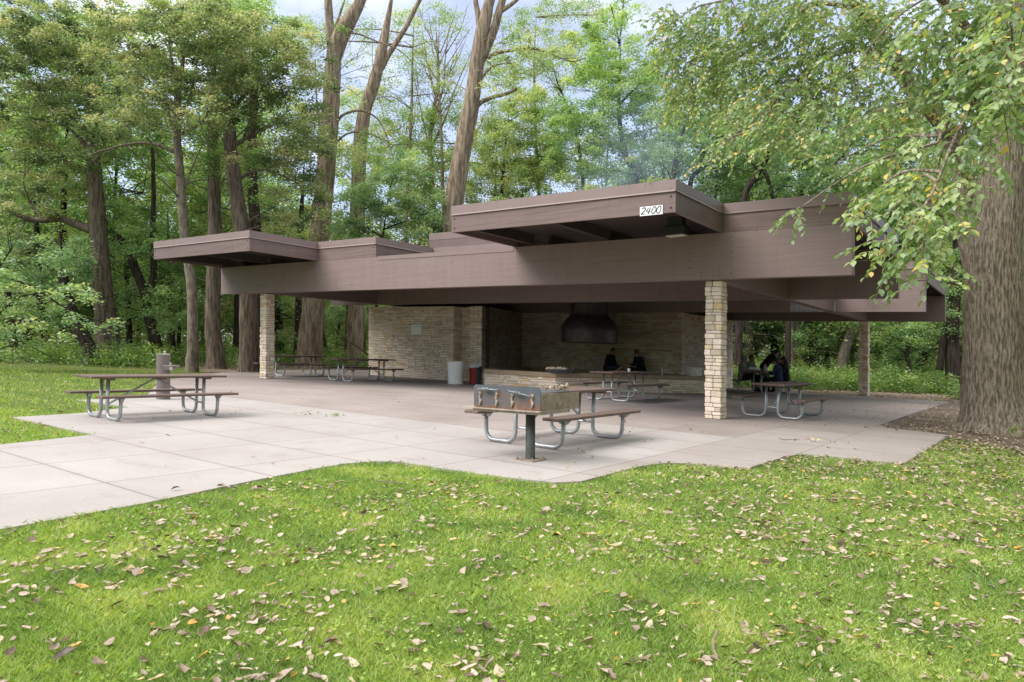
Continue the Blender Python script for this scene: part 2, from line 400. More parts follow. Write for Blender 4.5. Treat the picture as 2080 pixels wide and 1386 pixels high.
# ------------------------------------------------------------------ mesh helpers
class MB:
    """collects faces of one part, then links them as ONE mesh object"""

    def __init__(s):
        s.V, s.F, s.K, s.A = [], [], [], []

    def add(s, vs, fs, k=0, a=0.5):
        o = len(s.V)
        s.V.extend([tuple(v) for v in vs])
        for f in fs:
            s.F.append(tuple(i + o for i in f))
            s.K.append(k)
            s.A.append(a)
        return s

    def box(s, x0, x1, y0, y1, z0, z1, k=0, a=0.5, cham=0.0):
        if cham <= 0:
            vs = [(x, y, z) for z in (z0, z1) for y in (y0, y1) for x in (x0, x1)]
            return s.add(vs, [(0, 2, 3, 1), (4, 5, 7, 6), (0, 1, 5, 4), (2, 6, 7, 3), (0, 4, 6, 2), (1, 3, 7, 5)], k, a)
        c = min(cham, (x1 - x0) / 3, (y1 - y0) / 3, (z1 - z0) / 3)
        vs, idx = [], {}
        for ix in (0, 1):
            for iy in (0, 1):
                for iz in (0, 1):
                    X, Y, Z = (x0, x1)[ix], (y0, y1)[iy], (z0, z1)[iz]
                    dx, dy, dz = c * (1 - 2 * ix), c * (1 - 2 * iy), c * (1 - 2 * iz)
                    for ax, p in ((0, (X, Y + dy, Z + dz)), (1, (X + dx, Y, Z + dz)), (2, (X + dx, Y + dy, Z))):
                        idx[(ix, iy, iz, ax)] = len(vs)
                        vs.append(p)
        I = idx
        fs = []
        for q in (0, 1):
            f = [I[(q, 0, 0, 0)], I[(q, 1, 0, 0)], I[(q, 1, 1, 0)], I[(q, 0, 1, 0)]]
            fs.append(f if q else f[::-1])
            f = [I[(0, q, 0, 1)], I[(1, q, 0, 1)], I[(1, q, 1, 1)], I[(0, q, 1, 1)]]
            fs.append(f[::-1] if q else f)
            f = [I[(0, 0, q, 2)], I[(1, 0, q, 2)], I[(1, 1, q, 2)], I[(0, 1, q, 2)]]
            fs.append(f if q else f[::-1])
        for p in (0, 1):
            for q in (0, 1):
                fs.append([I[(p, q, 0, 0)], I[(p, q, 1, 0)], I[(p, q, 1, 1)], I[(p, q, 0, 1)]])
                fs.append([I[(p, 0, q, 0)], I[(p, 1, q, 0)], I[(p, 1, q, 2)], I[(p, 0, q, 2)]])
                fs.append([I[(0, p, q, 1)], I[(1, p, q, 1)], I[(1, p, q, 2)], I[(0, p, q, 2)]])
                for r in (0, 1):
                    fs.append([I[(p, q, r, 0)], I[(p, q, r, 1)], I[(p, q, r, 2)]])
        return s.add(vs, fs, k, a)

    def tube(s, pts, rad, n=10, k=0, a=0.5, caps=True, jit=0.0):
        pts = [Vector(p) for p in pts]
        if not isinstance(rad, (list, tuple)):
            rad = [rad] * len(pts)
        o = len(s.V)
        ref = None
        for i, p in enumerate(pts):
            t = (pts[min(i + 1, len(pts) - 1)] - pts[max(i - 1, 0)])
            if t.length < 1e-9:
                t = Vector((0, 0, 1))
            t.normalize()
            if ref is None:
                ref = Vector((1, 0, 0)) if abs(t.x) < 0.9 else Vector((0, 1, 0))
            ref = (ref - t * ref.dot(t))
            if ref.length < 1e-6:
                ref = t.orthogonal()
            ref.normalize()
            b = t.cross(ref)
            for j in range(n):
                an = 2 * PI * j / n
                r = rad[i] * (1 + (random.uniform(-jit, jit) if jit else 0))
                s.V.append(tuple(p + ref * (r * math.cos(an)) + b * (r * math.sin(an))))
        for i in range(len(pts) - 1):
            for j in range(n):
                j2 = (j + 1) % n
                s.F.append((o + i * n + j, o + i * n + j2, o + (i + 1) * n + j2, o + (i + 1) * n + j))
                s.K.append(k)
                s.A.append(a)
        if caps:
            s.F.append(tuple(o + j for j in range(n))[::-1])
            s.F.append(tuple(o + (len(pts) - 1) * n + j for j in range(n)))
            s.K += [k, k]
            s.A += [a, a]
        return s

    def lathe(s, prof, c=(0, 0, 0), n=32, k=0, a=0.5):
        o = len(s.V)
        for r, z in prof:
            for j in range(n):
                an = 2 * PI * j / n
                s.V.append((c[0] + r * math.cos(an), c[1] + r * math.sin(an), c[2] + z))
        for i in range(len(prof) - 1):
            for j in range(n):
                j2 = (j + 1) % n
                s.F.append((o + i * n + j, o + i * n + j2, o + (i + 1) * n + j2, o + (i + 1) * n + j))
                s.K.append(k)
                s.A.append(a)
        return s

    def ball(s, c, r, n=10, k=0, a=0.5, sq=(1, 1, 1)):
        m = max(5, n // 2 + 1)
        o = len(s.V)
        for i in range(m + 1):
            th = PI * i / m
            for j in range(n):
                an = 2 * PI * j / n
                s.V.append((c[0] + sq[0] * r * math.sin(th) * math.cos(an), c[1] + sq[1] * r * math.sin(th) * math.sin(an), c[2] - sq[2] * r * math.cos(th)))
        for i in range(m):
            for j in range(n):
                j2 = (j + 1) % n
                s.F.append((o + i * n + j, o + i * n + j2, o + (i + 1) * n + j2, o + (i + 1) * n + j))
                s.K.append(k)
                s.A.append(a)
        return s

    def prism(s, poly, z0, z1, k=0, a=0.5, bottom=True):
        n = len(poly)
        vs = [(x, y, z0) for x, y in poly] + [(x, y, z1) for x, y in poly]
        fs = [tuple(range(n, 2 * n))]
        if bottom:
            fs.append(tuple(range(n))[::-1])
        for i in range(n):
            j = (i + 1) % n
            fs.append((i, j, j + n, i + n))
        return s.add(vs, fs, k, a)

    def build(s, name, mats, parent=None, graded=False, origin=None, smooth=False, mx=None):
        V = np.array(s.V, dtype=np.float64)
        if mx is not None:
            m = np.array(mx)
            V = V @ m[:3, :3].T + m[:3, 3]
        if graded:
            V[:, 2] += -GR * (CO * V[:, 0] + SI * (V[:, 1] - CAM_Y))
        if origin is not None:
            V = V - np.array(origin)
        me = bpy.data.meshes.new(name)
        me.from_pydata(V.tolist(), [], s.F)
        for m_ in (mats if isinstance(mats, (list, tuple)) else [mats]):
            me.materials.append(m_)
        me.polygons.foreach_set('material_index', s.K)
        at = me.attributes.new('lv', 'FLOAT', 'FACE')
        at.data.foreach_set('value', s.A)
        if smooth:
            me.polygons.foreach_set('use_smooth', [True] * len(me.polygons))
        me.update()
        ob = bpy.data.objects.new(name, me)
        COL.objects.link(ob)
        if parent is not None:
            ob.parent = parent
        return ob


def np_obj(name, V, nper, mats, vals, parent=None, origin=None, kfaces=None):
    """object made of many equal little polygons; kfaces lists each polygon's corners inside its nper vertices"""
    n = len(V) // nper
    kf = kfaces or [tuple(range(nper))]
    me = bpy.data.meshes.new(name)
    V = np.asarray(V, dtype=np.float32)
    if origin is not None:
        V = V - np.asarray(origin, dtype=np.float32)
    me.vertices.add(len(V))
    me.vertices.foreach_set('co', V.ravel())
    loops, starts, st = [], [], 0
    base = (np.arange(n, dtype=np.int32) * nper)[:, None]
    pat = np.array([i for f in kf for i in f], dtype=np.int32)[None, :]
    L = (base + pat).ravel()
    lens = [len(f) for f in kf]
    offs = np.cumsum([0] + lens[:-1])
    starts = ((np.arange(n, dtype=np.int32) * sum(lens))[:, None] + np.array(offs, dtype=np.int32)[None, :]).ravel()
    me.loops.add(len(L))
    me.loops.foreach_set('vertex_index', L.astype(np.int32))
    me.polygons.add(len(starts))
    me.polygons.foreach_set('loop_start', starts.astype(np.int32))
    me.update(calc_edges=True)
    me.materials.append(mats)
    at = me.attributes.new('lv', 'FLOAT', 'FACE')
    at.data.foreach_set('value', np.repeat(np.asarray(vals, dtype=np.float32), len(kf)))
    me.validate()
    ob = bpy.data.objects.new(name, me)
    COL.objects.link(ob)
    if parent is not None:
        ob.parent = parent
    return ob


def tag(o, label, cat, group=None, kind=None):
    o['label'] = label
    o['category'] = cat
    if group:
        o['group'] = group
    if kind:
        o['kind'] = kind
    return o


def thing(name, loc, label, cat, group=None, rz=0.0, scale=1.0, tilt=False):
    o = bpy.data.objects.new(name, None)
    o.empty_display_size = 0.2
    COL.objects.link(o)
    if tilt:   # stands square on the falling pavement
        nrm = Vector((GR * CO, GR * SI, 1)).normalized()
        q = Vector((0, 0, 1)).rotation_difference(nrm).to_matrix() @ Matrix.Rotation(rz, 3, 'Z')
        o.rotation_euler = q.to_euler()
    else:
        o.rotation_euler = (0, 0, rz)
    o.location = loc
    o.scale = (scale,) * 3
    return tag(o, label, cat, group)


def relabel(o, label):
    o['label'] = label
    return o


def copy_tree(o, parent=None):
    c = o.copy()
    COL.objects.link(c)
    c.parent = parent
    for ch in list(o.children):
        copy_tree(ch, c)
    return c


def structure(o):
    o['kind'] = 'structure'
    return o


def stuff(o, label, cat):
    o['kind'] = 'stuff'
    return tag(o, label, cat)


# ------------------------------------------------------------------ ground, lawn, plaza
PLAZA = [(-5.4, -20), (-5.47, -12.5), (-5.6, -11.5), (-5.85, -10.4), (-5.97, -9.7), (-6.04, -9.16), (-5.95, -8.8), (-5.75, -8.62),
         (-5.3, -8.6), (-4.7, -8.55), (-4.2, -8.45), (-3.85, -8.35), (-3.7, -8.1), (-3.71, -7.5), (-3.72, -6.7), (-3.62, -6.25),
         (-3.4, -6.06), (-2.95, -5.97), (-2.76, -5.8), (-2.75, -5.0), (-2.7, -4.2), (-2.6, -3.95), (-2.3, -3.84), (-1.6, -3.82),
         (-1.41, -3.7), (-1.38, -1.8), (-1.33, 1.3), (-1.8, 1.55), (-2.5, 1.75), (-2.68, 2.4), (-2.65, 8.9), (-2.55, 15.4), (-2.9, 15.75), (-6.6, 15.9),
         (-20, 16.2), (-28, 16), (-28, 9), (-27.5, 5.0), (-25.5, 1.2), (-21, -3.5), (-15.3, -6.75), (-15.2, -8.1), (-13.3, -8.02),
         (-12.66, -9.07), (-12.49, -10.14), (-9.86, -10.09), (-9.56, -11.2), (-9.5, -20)]
PZ = np.array(PLAZA)


def inside(x, y, poly):
    x = np.asarray(x)
    y = np.asarray(y)
    r = np.zeros(x.shape, bool)
    n = len(poly)
    j = n - 1
    for i in range(n):
        xi, yi = poly[i]
        xj, yj = poly[j]
        c = ((yi > y) != (yj > y)) & (x < (xj - xi) * (y - yi) / (yj - yi + 1e-12) + xi)
        r ^= c
        j = i
    return r


def gzn(x, y):
    return -GR * (CO * x + SI * (y - CAM_Y))


def sheet(name, poly, dz, m):
    mb = MB()
    mb.add([(x, y, dz) for x, y in poly], [tuple(range(len(poly)))])
    return structure(mb.build(name, m, graded=True))


g = MB()
for i in range(-10, 10):
    for j in range(-6, 14):
        x0, y0 = i * 20, j * 20
        g.add([(x0, y0, -0.03), (x0 + 20, y0, -0.03), (x0 + 20, y0 + 20, -0.03), (x0, y0 + 20, -0.03)], [(0, 1, 2, 3)])
structure(g.build('forest_floor', M['floor'], graded=True))
LAWN = [(-40, -40), (24, -40), (24, -6), (2.2, -3.2), (0.6, -1.2), (-0.9, 0.6), (-1.33, 1.3), (-4, 1.4), (-10, -4), (-21.5, -2.6), (-27, 1.5), (-31, 3.0), (-36, 0), (-40, -9), (-48, -20)]
sheet('lawn', LAWN, -0.026, M['lawn'])
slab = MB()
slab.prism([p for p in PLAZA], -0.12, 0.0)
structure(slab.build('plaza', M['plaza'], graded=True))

# ------------------------------------------------------------------ pavilion
ZB0, ZB1, ZC, ZT = 2.91, 3.856, 4.244, 4.446
XB0, XB1 = -23.58, -2.77
pav_o = (-13.2, 8.0, gz(-13.2, 8.0))
pav = thing('picnic_pavilion', pav_o, 'brown flat roofed picnic pavilion of stacked timber beams on pale stone walls', 'pavilion')


def pbuild(mb, name, mats, parent=pav, **kw):
    return mb.build(name, mats, parent, graded=True, origin=pav_o, **kw)


def bolts(mb, xs, zs, y):
    for x in xs:
        for z in zs:
            mb.ball((x, y, z), 0.014, 8, 1, sq=(1, 0.5, 1))


# four long glulam beams, all ending at the same line on the right
for x0, y0 in ((XB0, 0.0), (-24.08, 5.32), (-24.08, 10.52), (-24.08, 16.2)):
    mb = MB()
    mb.box(x0, XB1, y0, y0 + 0.22, ZB0, ZB1)
    if y0 == 0.0:
        bolts(mb, (-5.92, -5.04), [ZB0 + 0.1 + 0.15 * i for i in range(6)], y0 - 0.004)
        bolts(mb, (-5.66, -5.40), (ZB0 + 0.14, ZB0 + 0.07), y0 - 0.004)
        bolts(mb, (-21.55, -21.35), (ZB0 + 0.1,), y0 - 0.004)
        mb.box(-5.292, -5.284, y0 - 0.003, y0, ZB0 + 0.002, ZB0 + 0.28, 1)
        mb.box(-21.10, -21.092, y0 - 0.003, y0, ZB0 + 0.002, ZB0 + 0.25, 1)
        random.seed(3)
        for i in range(16):
            mb.ball((random.uniform(-22, -4), -0.002, random.uniform(ZB0 + 0.15, ZB1 - 0.1)), random.uniform(0.007, 0.014), 6, 1)
    if y0 > 10 and y0 < 11:
        bolts(mb, (-4.35, -4.2), [ZB0 + 0.1 + 0.15 * i for i in range(5)], y0 - 0.004)
    pbuild(mb, 'beam', [M['beam'], M['bolt']])
# cross beams over the pillars
for x in (-5.62, -21.5):
    for ya, yb in ((0.22, 5.32), (5.54, 10.52), (10.74, 16.2)):
        mb = MB()
        mb.box(x, x + 0.26, ya + 0.002, yb - 0.002, ZB0 + 0.012, ZB1 - 0.01)
        pbuild(mb, 'cross_beam', M['beam'])
mb = MB()
mb.box(-6.72, -5.3, 10.50, 10.518, ZB0 + 0.01, ZB0 + 0.36)
for i in range(9):
    mb.ball((-6.6 + i * 0.15, 10.498, ZB0 + 0.06), 0.018, 8, 1)
for i in range(4):
    mb.ball((-6.6 + i * 0.4, 10.498, ZB0 + 0.26), 0.018, 8, 1)
pbuild(mb, 'splice_plate', [M['plate'], M['bolt']])

# roof edges: rough fascia board below, smooth metal cap above standing 8 mm proud
XL0, XL1, XM1, XH0, XH1 = -23.6, -18.165, -15.53, -10.52, -5.213
YL, YH, YM = -2.40, -2.36, 2.43
BT = 0.06


def edge(name, pts, zb=ZB1 + 0.005, zc=ZC, zt=ZT, jnts=True):
    """fascia along an axis-aligned outline walked with the outside on its right hand"""
    bd, cp = MB(), MB()
    for i in range(len(pts) - 1):
        (x0, y0), (x1, y1) = pts[i], pts[i + 1]
        dx, dy = x1 - x0, y1 - y0
        Ln = math.hypot(dx, dy)
        ux, uy = dx / Ln, dy / Ln
        nx, ny = uy, -ux            # outward

        def turn(a, b, c):
            return (b[0] - a[0]) * (c[1] - b[1]) - (b[1] - a[1]) * (c[0] - b[0])
        # each run stops BT short where the next run covers its end
        s0 = BT if i > 0 and turn(pts[i - 1], pts[i], pts[i + 1]) > 0 else 0.0
        for mbx, off, th, z0, z1 in ((bd, 0.0, BT, zb, zc), (cp, 0.009, BT + 0.004, zc - 0.012, zt)):
            a = s0 - (0.0045 if mbx is cp and s0 else 0)
            if s0 == 0 and i > 0 and mbx is cp:
                a = off
            en = Ln + (off if i + 2 < len(pts) and turn(pts[i], pts[i + 1], pts[i + 2]) > 0 else 0)
            ps = [(x0 + ux * a + nx * off, y0 + uy * a + ny * off), (x0 + ux * en + nx * off, y0 + uy * en + ny * off),
                  (x0 + ux * en + nx * (off - th), y0 + uy * en + ny * (off - th)), (x0 + ux * a + nx * (off - th), y0 + uy * a + ny * (off - th))]
            mbx.prism(ps[::-1], z0, z1)
        if jnts:
            # drip lip and sheet joints of the cap, bolt heads of the board
            lip = []
            for z, o in ((zc - 0.014, 0.030), (zc + 0.016, 0.0105)):
                lip += [(x0 + ux * 0.02 + nx * o, y0 + uy * 0.02 + ny * o, z), (x0 + ux * Ln + nx * o, y0 + uy * Ln + ny * o, z), (x0 + ux * Ln + nx * 0.0095, y0 + uy * Ln + ny * 0.0095, z), (x0 + ux * 0.02 + nx * 0.0095, y0 + uy * 0.02 + ny * 0.0095, z)]
            cp.add(lip, [(0, 1, 5, 4), (1, 2, 6, 5), (3, 0, 4, 7), (0, 3, 2, 1), (4, 5, 6, 7)])
            if Ln > 2.5:
                q = 1.3
                while q < Ln - 0.4:
                    cx, cy = x0 + ux * q + nx * 0.0105, y0 + uy * q + ny * 0.0105
                    cp.box(cx - abs(ux) * 0.004 - abs(nx) * 0.0012, cx + abs(ux) * 0.004 + abs(nx) * 0.0012, cy - abs(uy) * 0.004 - abs(ny) * 0.0012, cy + abs(uy) * 0.004 + abs(ny) * 0.0012, zc + 0.02, zt - 0.002)
                    q += 3.1
                for q in (0.09, Ln - 0.09):
                    for zz in (zb + 0.09, zc - 0.09):
                        bd.ball((x0 + ux * q + nx * 0.003, y0 + uy * q + ny * 0.003, zz), 0.019, 8, 1)
    fb = pbuild(bd, 'fascia_board', [M['board'], M['bolt']])
    pbuild(cp, 'roof_edge_cap', M['cap'], fb)


edge('front', [(XL0, 5.3), (XL0, YL), (XL1, YL), (XL1, -0.0), (XM1, -0.0), (XM1, YM), (XH0, YM), (XH0, YH), (XH1, YH), (XH1, -0.0), (XB1, -0.0), (XB1, 5.3), (-6.0, 5.3)])
edge('rear', [(-6.0, 10.5), (XB1, 10.5), (XB1, 16.42), (XL0, 16.42), (XL0, 5.3)])
edge('raised', [(-18.4, 10.52), (-18.4, 5.32), (-9.0, 5.32), (-9.0, 10.52), (-18.4, 10.52)], ZT + 0.006, 5.30, 5.54, False)
# flashing on the bare stretch of the front beam
mb = MB()
mb.box(XM1 + 0.09, XH0 - 0.02, -0.012, 0.232, ZB1 - 0.10, ZB1 + 0.012)
pbuild(mb, 'beam_flashing', M['cap'])
# roof decks (underside is dark timber, top is gravel)
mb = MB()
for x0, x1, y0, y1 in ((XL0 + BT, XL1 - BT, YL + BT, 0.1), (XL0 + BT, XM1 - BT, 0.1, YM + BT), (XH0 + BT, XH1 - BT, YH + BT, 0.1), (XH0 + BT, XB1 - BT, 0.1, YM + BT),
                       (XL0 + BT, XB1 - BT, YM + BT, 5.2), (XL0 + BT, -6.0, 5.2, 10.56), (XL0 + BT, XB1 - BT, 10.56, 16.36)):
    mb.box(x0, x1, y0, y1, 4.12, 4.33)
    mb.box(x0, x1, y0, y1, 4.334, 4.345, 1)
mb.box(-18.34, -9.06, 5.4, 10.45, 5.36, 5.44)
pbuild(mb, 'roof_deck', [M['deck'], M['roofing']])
for xr, y0 in ((-20.9, YL), (-7.95, YH), (-10.0, YH), (-23.1, YL)):
    mb = MB()
    mb.box(xr, xr + 0.09, y0 + BT + 0.002, -0.002, ZB1 + 0.03, 4.118)
    pbuild(mb, 'rafter', M['deck'])
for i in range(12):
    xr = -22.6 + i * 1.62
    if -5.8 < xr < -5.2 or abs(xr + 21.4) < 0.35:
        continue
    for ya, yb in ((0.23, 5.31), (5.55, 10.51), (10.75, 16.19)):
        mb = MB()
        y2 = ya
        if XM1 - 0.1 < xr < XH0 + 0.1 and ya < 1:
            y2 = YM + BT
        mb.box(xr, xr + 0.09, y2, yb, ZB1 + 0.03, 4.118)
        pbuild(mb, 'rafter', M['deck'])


# ------------------------------------------------------------------ masonry
def stone_val():
    r = random.random()
    if r < 0.80:
        return random.uniform(0.12, 0.78)
    if r < 0.9:
        return random.uniform(0.0, 0.2)
    return random.uniform(0.82, 1.0)


def courses(h, lo=0.05, hi=0.13):
    z, out = 0.0, []
    while z < h - 0.02:
        c = random.choice((0.055, 0.065, 0.075, 0.085, 0.095, 0.11, 0.13))
        c = min(max(c, lo), hi)
        if h - z - c < lo:
            c = h - z
        out.append((z, min(z + c, h)))
        z += c
    return out


def stone_face(mb, p0, u, nrm, w, h, depth=0.16, k=0, kb=1):
    """ashlar ledgestone on a vertical face: p0 lower left corner seen from outside, u along, nrm outward"""
    ux, uy = u
    nx, ny = nrm
    j = 0.004

    def blk(a0, a1, z0, z1, out, val):
        c = 0.008
        b = [(a0, z0), (a1, z0), (a1, z1), (a0, z1)]
        f = [(a0 + c, z0 + c), (a1 - c, z0 + c), (a1 - c, z1 - c), (a0 + c, z1 - c)]
        vs = []
        for (a, z), d in [(q, -depth) for q in b] + [(q, out - c) for q in b] + [(q, out + random.uniform(-0.006, 0.004)) for q in f]:
            vs.append((p0[0] + ux * a + nx * d, p0[1] + uy * a + ny * d, p0[2] + z))
        fs = [(8, 9, 10, 11)]
        for q in range(4):
            r = (q + 1) % 4
            fs += [(q, r, r + 4, q + 4), (q + 4, r + 4, r + 8, q + 8)]
        mb.add(vs, fs, k, val)
    for z0, z1 in courses(h):
        a = 0.0
        hh = z1 - z0
        while a < w - 1e-4:
            L = random.uniform(0.14, 0.5) * (1.25 if hh < 0.08 else 0.8)
            if w - a - L < 0.12:
                L = w - a
            if hh > 0.105 and random.random() < 0.45:
                m_ = z0 + hh * random.uniform(0.4, 0.6)
                blk(a + j, a + L - j, z0 + j, m_ - j, random.uniform(-0.004, 0.020), stone_val())
                blk(a + j, a + L - j, m_ + j, z1 - j, random.uniform(-0.004, 0.020), stone_val())
            else:
                blk(a + j, a + L - j, z0 + j, z1 - j, random.uniform(-0.004, 0.022), stone_val())
            a += L
    b = [(0.04, -0.022), (w - 0.04, -0.022), (w - 0.04, -depth), (0.04, -depth)]
    mb.prism([(p0[0] + ux * a + nx * d, p0[1] + uy * a + ny * d) for a, d in b][::-1], p0[2], p0[2] + h, kb)


def pillar(x1, y0, w=0.35, h=ZB0):
    """square stone pillar whose front right corner is at (x1, y0)"""
    mb = MB()
    mb.box(x1 - w + 0.03, x1 - 0.03, y0 + 0.03, y0 + w - 0.03, 0, h - 0.01, 1)
    for z0, z1 in courses(h - 0.005, 0.06, 0.15):
        cx = x1 - w + w * random.choice((0.36, 0.5, 0.62, 0.45))
        cy = y0 + w * random.choice((0.4, 0.55))
        top = h - z1 < 0.02
        for xa, xb in ((x1 - w, cx), (cx, x1)):
            for ya, yb in ((y0, cy), (cy, y0 + w)):
                jj = lambda: random.uniform(-0.013, 0.010)
                mb.box(xa + (0.004 if xa == cx else jj()), xb + (-0.004 if xb == cx else jj()),
                       ya + (0.003 if ya == cy else jj()), yb + (-0.003 if yb == cy else jj()), z0 + 0.004, z1 - 0.004, 0, stone_val(), 0.012)
    pbuild(mb, 'stone_pillar', [M['stone'], M['mortar']])


random.seed(21)
pillar(-21.207, 0.2355)
pillar(-5.32, 0.2355)
pillar(-5.32, 16.117)
pillar(-21.207, 16.117)

WH = ZB0 - 0.004
wall = MB()
YW = 6.6
stone_face(wall, (-23.13, YW, 0), (1, 0), (0, -1), 4.83, WH)
stone_face(wall, (-18.3, YW + 0.024, 0), (0, 1), (1, 0), 0.44, WH)
wall.box(-23.12, -18.32, YW + 0.16, 15.2, 0, WH - 0.004, 1)
stone_face(wall, (-18.3, YW + 0.47, 0), (1, 0), (0, -1), 0.86, WH)
stone_face(wall, (-23.13, 15.2, 0), (0, -1), (-1, 0), 8.6, WH)
pbuild(wall, 'stone_wall', [M['stone'], M['mortar']])
pier = MB()
stone_face(pier, (-17.44, YW, 0), (1, 0), (0, -1), 0.54, WH, 0.055)
pier.box(-17.43, -16.99, YW + 0.06, YW + 0.6, 0, WH - 0.003, 1)
pbuild(pier, 'stone_pier', [M['stone'], M['mortar']])
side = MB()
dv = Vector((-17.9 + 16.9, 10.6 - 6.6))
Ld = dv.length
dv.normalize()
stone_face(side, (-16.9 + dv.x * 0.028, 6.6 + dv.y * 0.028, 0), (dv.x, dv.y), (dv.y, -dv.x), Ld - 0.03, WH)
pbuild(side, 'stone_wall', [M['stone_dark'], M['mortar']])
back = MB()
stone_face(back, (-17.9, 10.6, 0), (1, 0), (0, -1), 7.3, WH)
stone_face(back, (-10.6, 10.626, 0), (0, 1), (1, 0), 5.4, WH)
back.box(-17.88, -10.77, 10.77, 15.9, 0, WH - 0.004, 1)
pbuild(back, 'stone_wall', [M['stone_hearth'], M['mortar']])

# fireplace hood hung from the roof
mb = MB()
mb.lathe([(0.98, 0.0), (1.03, 0.0), (1.035, 0.03), (1.037, 0.43), (1.037, 0.46), (1.025, 0.53), (1.0, 0.61), (0.96, 0.69), (0.91, 0.77), (0.85, 0.85), (0.79, 0.915), (0.735, 0.97), (0.70, 1.02), (0.69, 1.06), (0.69, 1.3), (0.69, 2.6)], (-13.2, 8.3, 1.64), 40)
mb.lathe([(0.66, 2.6), (0.66, 1.05), (0.95, 0.45), (0.98, 0.0)], (-13.2, 8.3, 1.64), 40)
for i in range(24):
    an = 2 * PI * i / 24
    mb.ball((-13.2 + 1.037 * math.cos(an), 8.3 + 1.037 * math.sin(an), 1.64 + 0.42), 0.012, 6)
pbuild(mb, 'chimney_hood', M['hood'], smooth=True)
bpy.context.view_layer.update()

# flood lamp under the front overhang
fl_o = (-5.95, -0.62, gz(-5.95, -0.62) + 3.74)
lamp = thing('flood_lamp', fl_o, 'small black box lamp under the roof overhang beside the house number', 'lamp')
mb = MB()
mb.box(-0.22, 0.22, -0.13, 0.13, 0.012, 0.20, cham=0.012)
mb.box(-0.16, 0.16, -0.10, 0.10, 0.20, 0.385)
mb.build('housing', M['black_metal'], lamp)
mb = MB()
mb.box(-0.19, 0.19, -0.10, 0.10, -0.004, 0.012)
mb.build('lens', M['lens'], lamp)

# house number panel
so = Vector((-5.68, YH - 0.004, 0))
so.z = gz(so.x, so.y) + 3.925
sign = thing('house_number_sign', so, 'white panel with slanted hand painted number 2400 on the fascia', 'sign')
mb = MB()
tl = -GR * CO
mb.add([(x, y, z + x * tl) for y in (0, -0.008) for x, z in ((-0.225, -0.085), (0.225, -0.082), (0.225, 0.083), (-0.225, 0.080))],
       [(4, 5, 6, 7), (0, 3, 2, 1), (0, 1, 5, 4), (1, 2, 6, 5), (2, 3, 7, 6), (3, 0, 4, 7)])
pnl = mb.build('panel', M['white_paint'], sign)
num = MB()


def stroke(pts, w=0.0115):
    """brush stroke with thick and thin parts, 2 mm raised on the panel"""
    pts = [Vector((p[0] + 0.28 * p[1], 0, p[1])) for p in pts]
    rs = [w * (0.6 + 0.7 * abs(math.sin(1.3 * i))) for i in range(len(pts))]
    o = len(num.V)
    n = 6
    num.tube([(p.x, -0.0085, p.z + p.x * tl) for p in pts], rs, n)
    for i in range(o, len(num.V)):
        x, y, z = num.V[i]
        num.V[i] = (x, -0.0085 + (y + 0.0085) * 0.25, z)


def arc(cx, cz, rx, rz, a0, a1, n=14):
    return [(cx + rx * math.cos(math.radians(a0 + (a1 - a0) * i / n)), cz + rz * math.sin(math.radians(a0 + (a1 - a0) * i / n))) for i in range(n + 1)]


stroke(arc(-0.155, 0.03, 0.034, 0.03, 165, -35) + [(-0.15, -0.02), (-0.185, -0.056)])
stroke([(-0.19, -0.056), (-0.165, -0.05), (-0.14, -0.058), (-0.115, -0.052)], 0.010)
stroke([(-0.062, 0.055), (-0.078, 0.02), (-0.092, -0.018), (-0.06, -0.02), (-0.01, -0.014)], 0.010)
stroke([(-0.028, 0.062), (-0.03, 0.02), (-0.036, -0.02), (-0.042, -0.062)], 0.011)
stroke(arc(0.055, 0.0, 0.038, 0.062, 60, 420, 20), 0.0105)
stroke(arc(0.15, 0.0, 0.038, 0.062, 60, 420, 20), 0.0105)
num.build('painted_number', M['ink'], pnl)

# notice board on the stone wall
bo = Vector((-20.24, YW - 0.03, 0))
bo.z = gz(bo.x, bo.y) + 1.975
nb = thing('notice_board', bo, 'small pale notice board fixed to the stone wall', 'notice board')
mb = MB()
mb.box(-0.285, 0.285, -0.02, 0.03, -0.20, 0.20, cham=0.006)
pnl = mb.build('panel', M['board_pale'], nb)
mb = MB()
mb.box(-0.285, 0.285, -0.03, -0.0205, 0.17, 0.20)
mb.box(-0.285, 0.285, -0.03, -0.0205, -0.20, -0.175)
mb.box(-0.285, -0.262, -0.03, -0.0205, -0.1748, 0.1698)
mb.box(0.262, 0.285, -0.03, -0.0205, -0.1748, 0.1698)
mb.build('frame', M['board_pale'], pnl)
mb = MB()
mb.box(-0.235, 0.235, -0.0225, -0.0205, 0.125, 0.140)
mb.build('heading_print', M['print'], pnl)

# ------------------------------------------------------------------ hearth
ho = (-13.2, 8.3, gz(-13.2, 8.3))
hearth = thing('stone_hearth', ho, 'low eight sided stone fire hearth with tan cap below the steel hood', 'hearth')
HP = [(-15.17, 4.67), (-12.5, 4.98), (-10.15, 8.77), (-9.1, 10.55), (-10.75, 10.55), (-17.6, 10.55), (-16.88, 6.62)]
ctr = Vector((-13.4, 8.2))
hb = MB()
random.seed(5)
for i in (0, 1, 2, 6):
    a, b = Vector(HP[i]), Vector(HP[(i + 1) % 7])
    d = (b - a)
    L = d.length
    d.normalize()
    stone_face(hb, (a.x, a.y, 0), (d.x, d.y), (d.y, -d.x), L, 0.46, 0.14)
hb.build('base', [M['stone'], M['mortar']], hearth, graded=True, origin=ho)


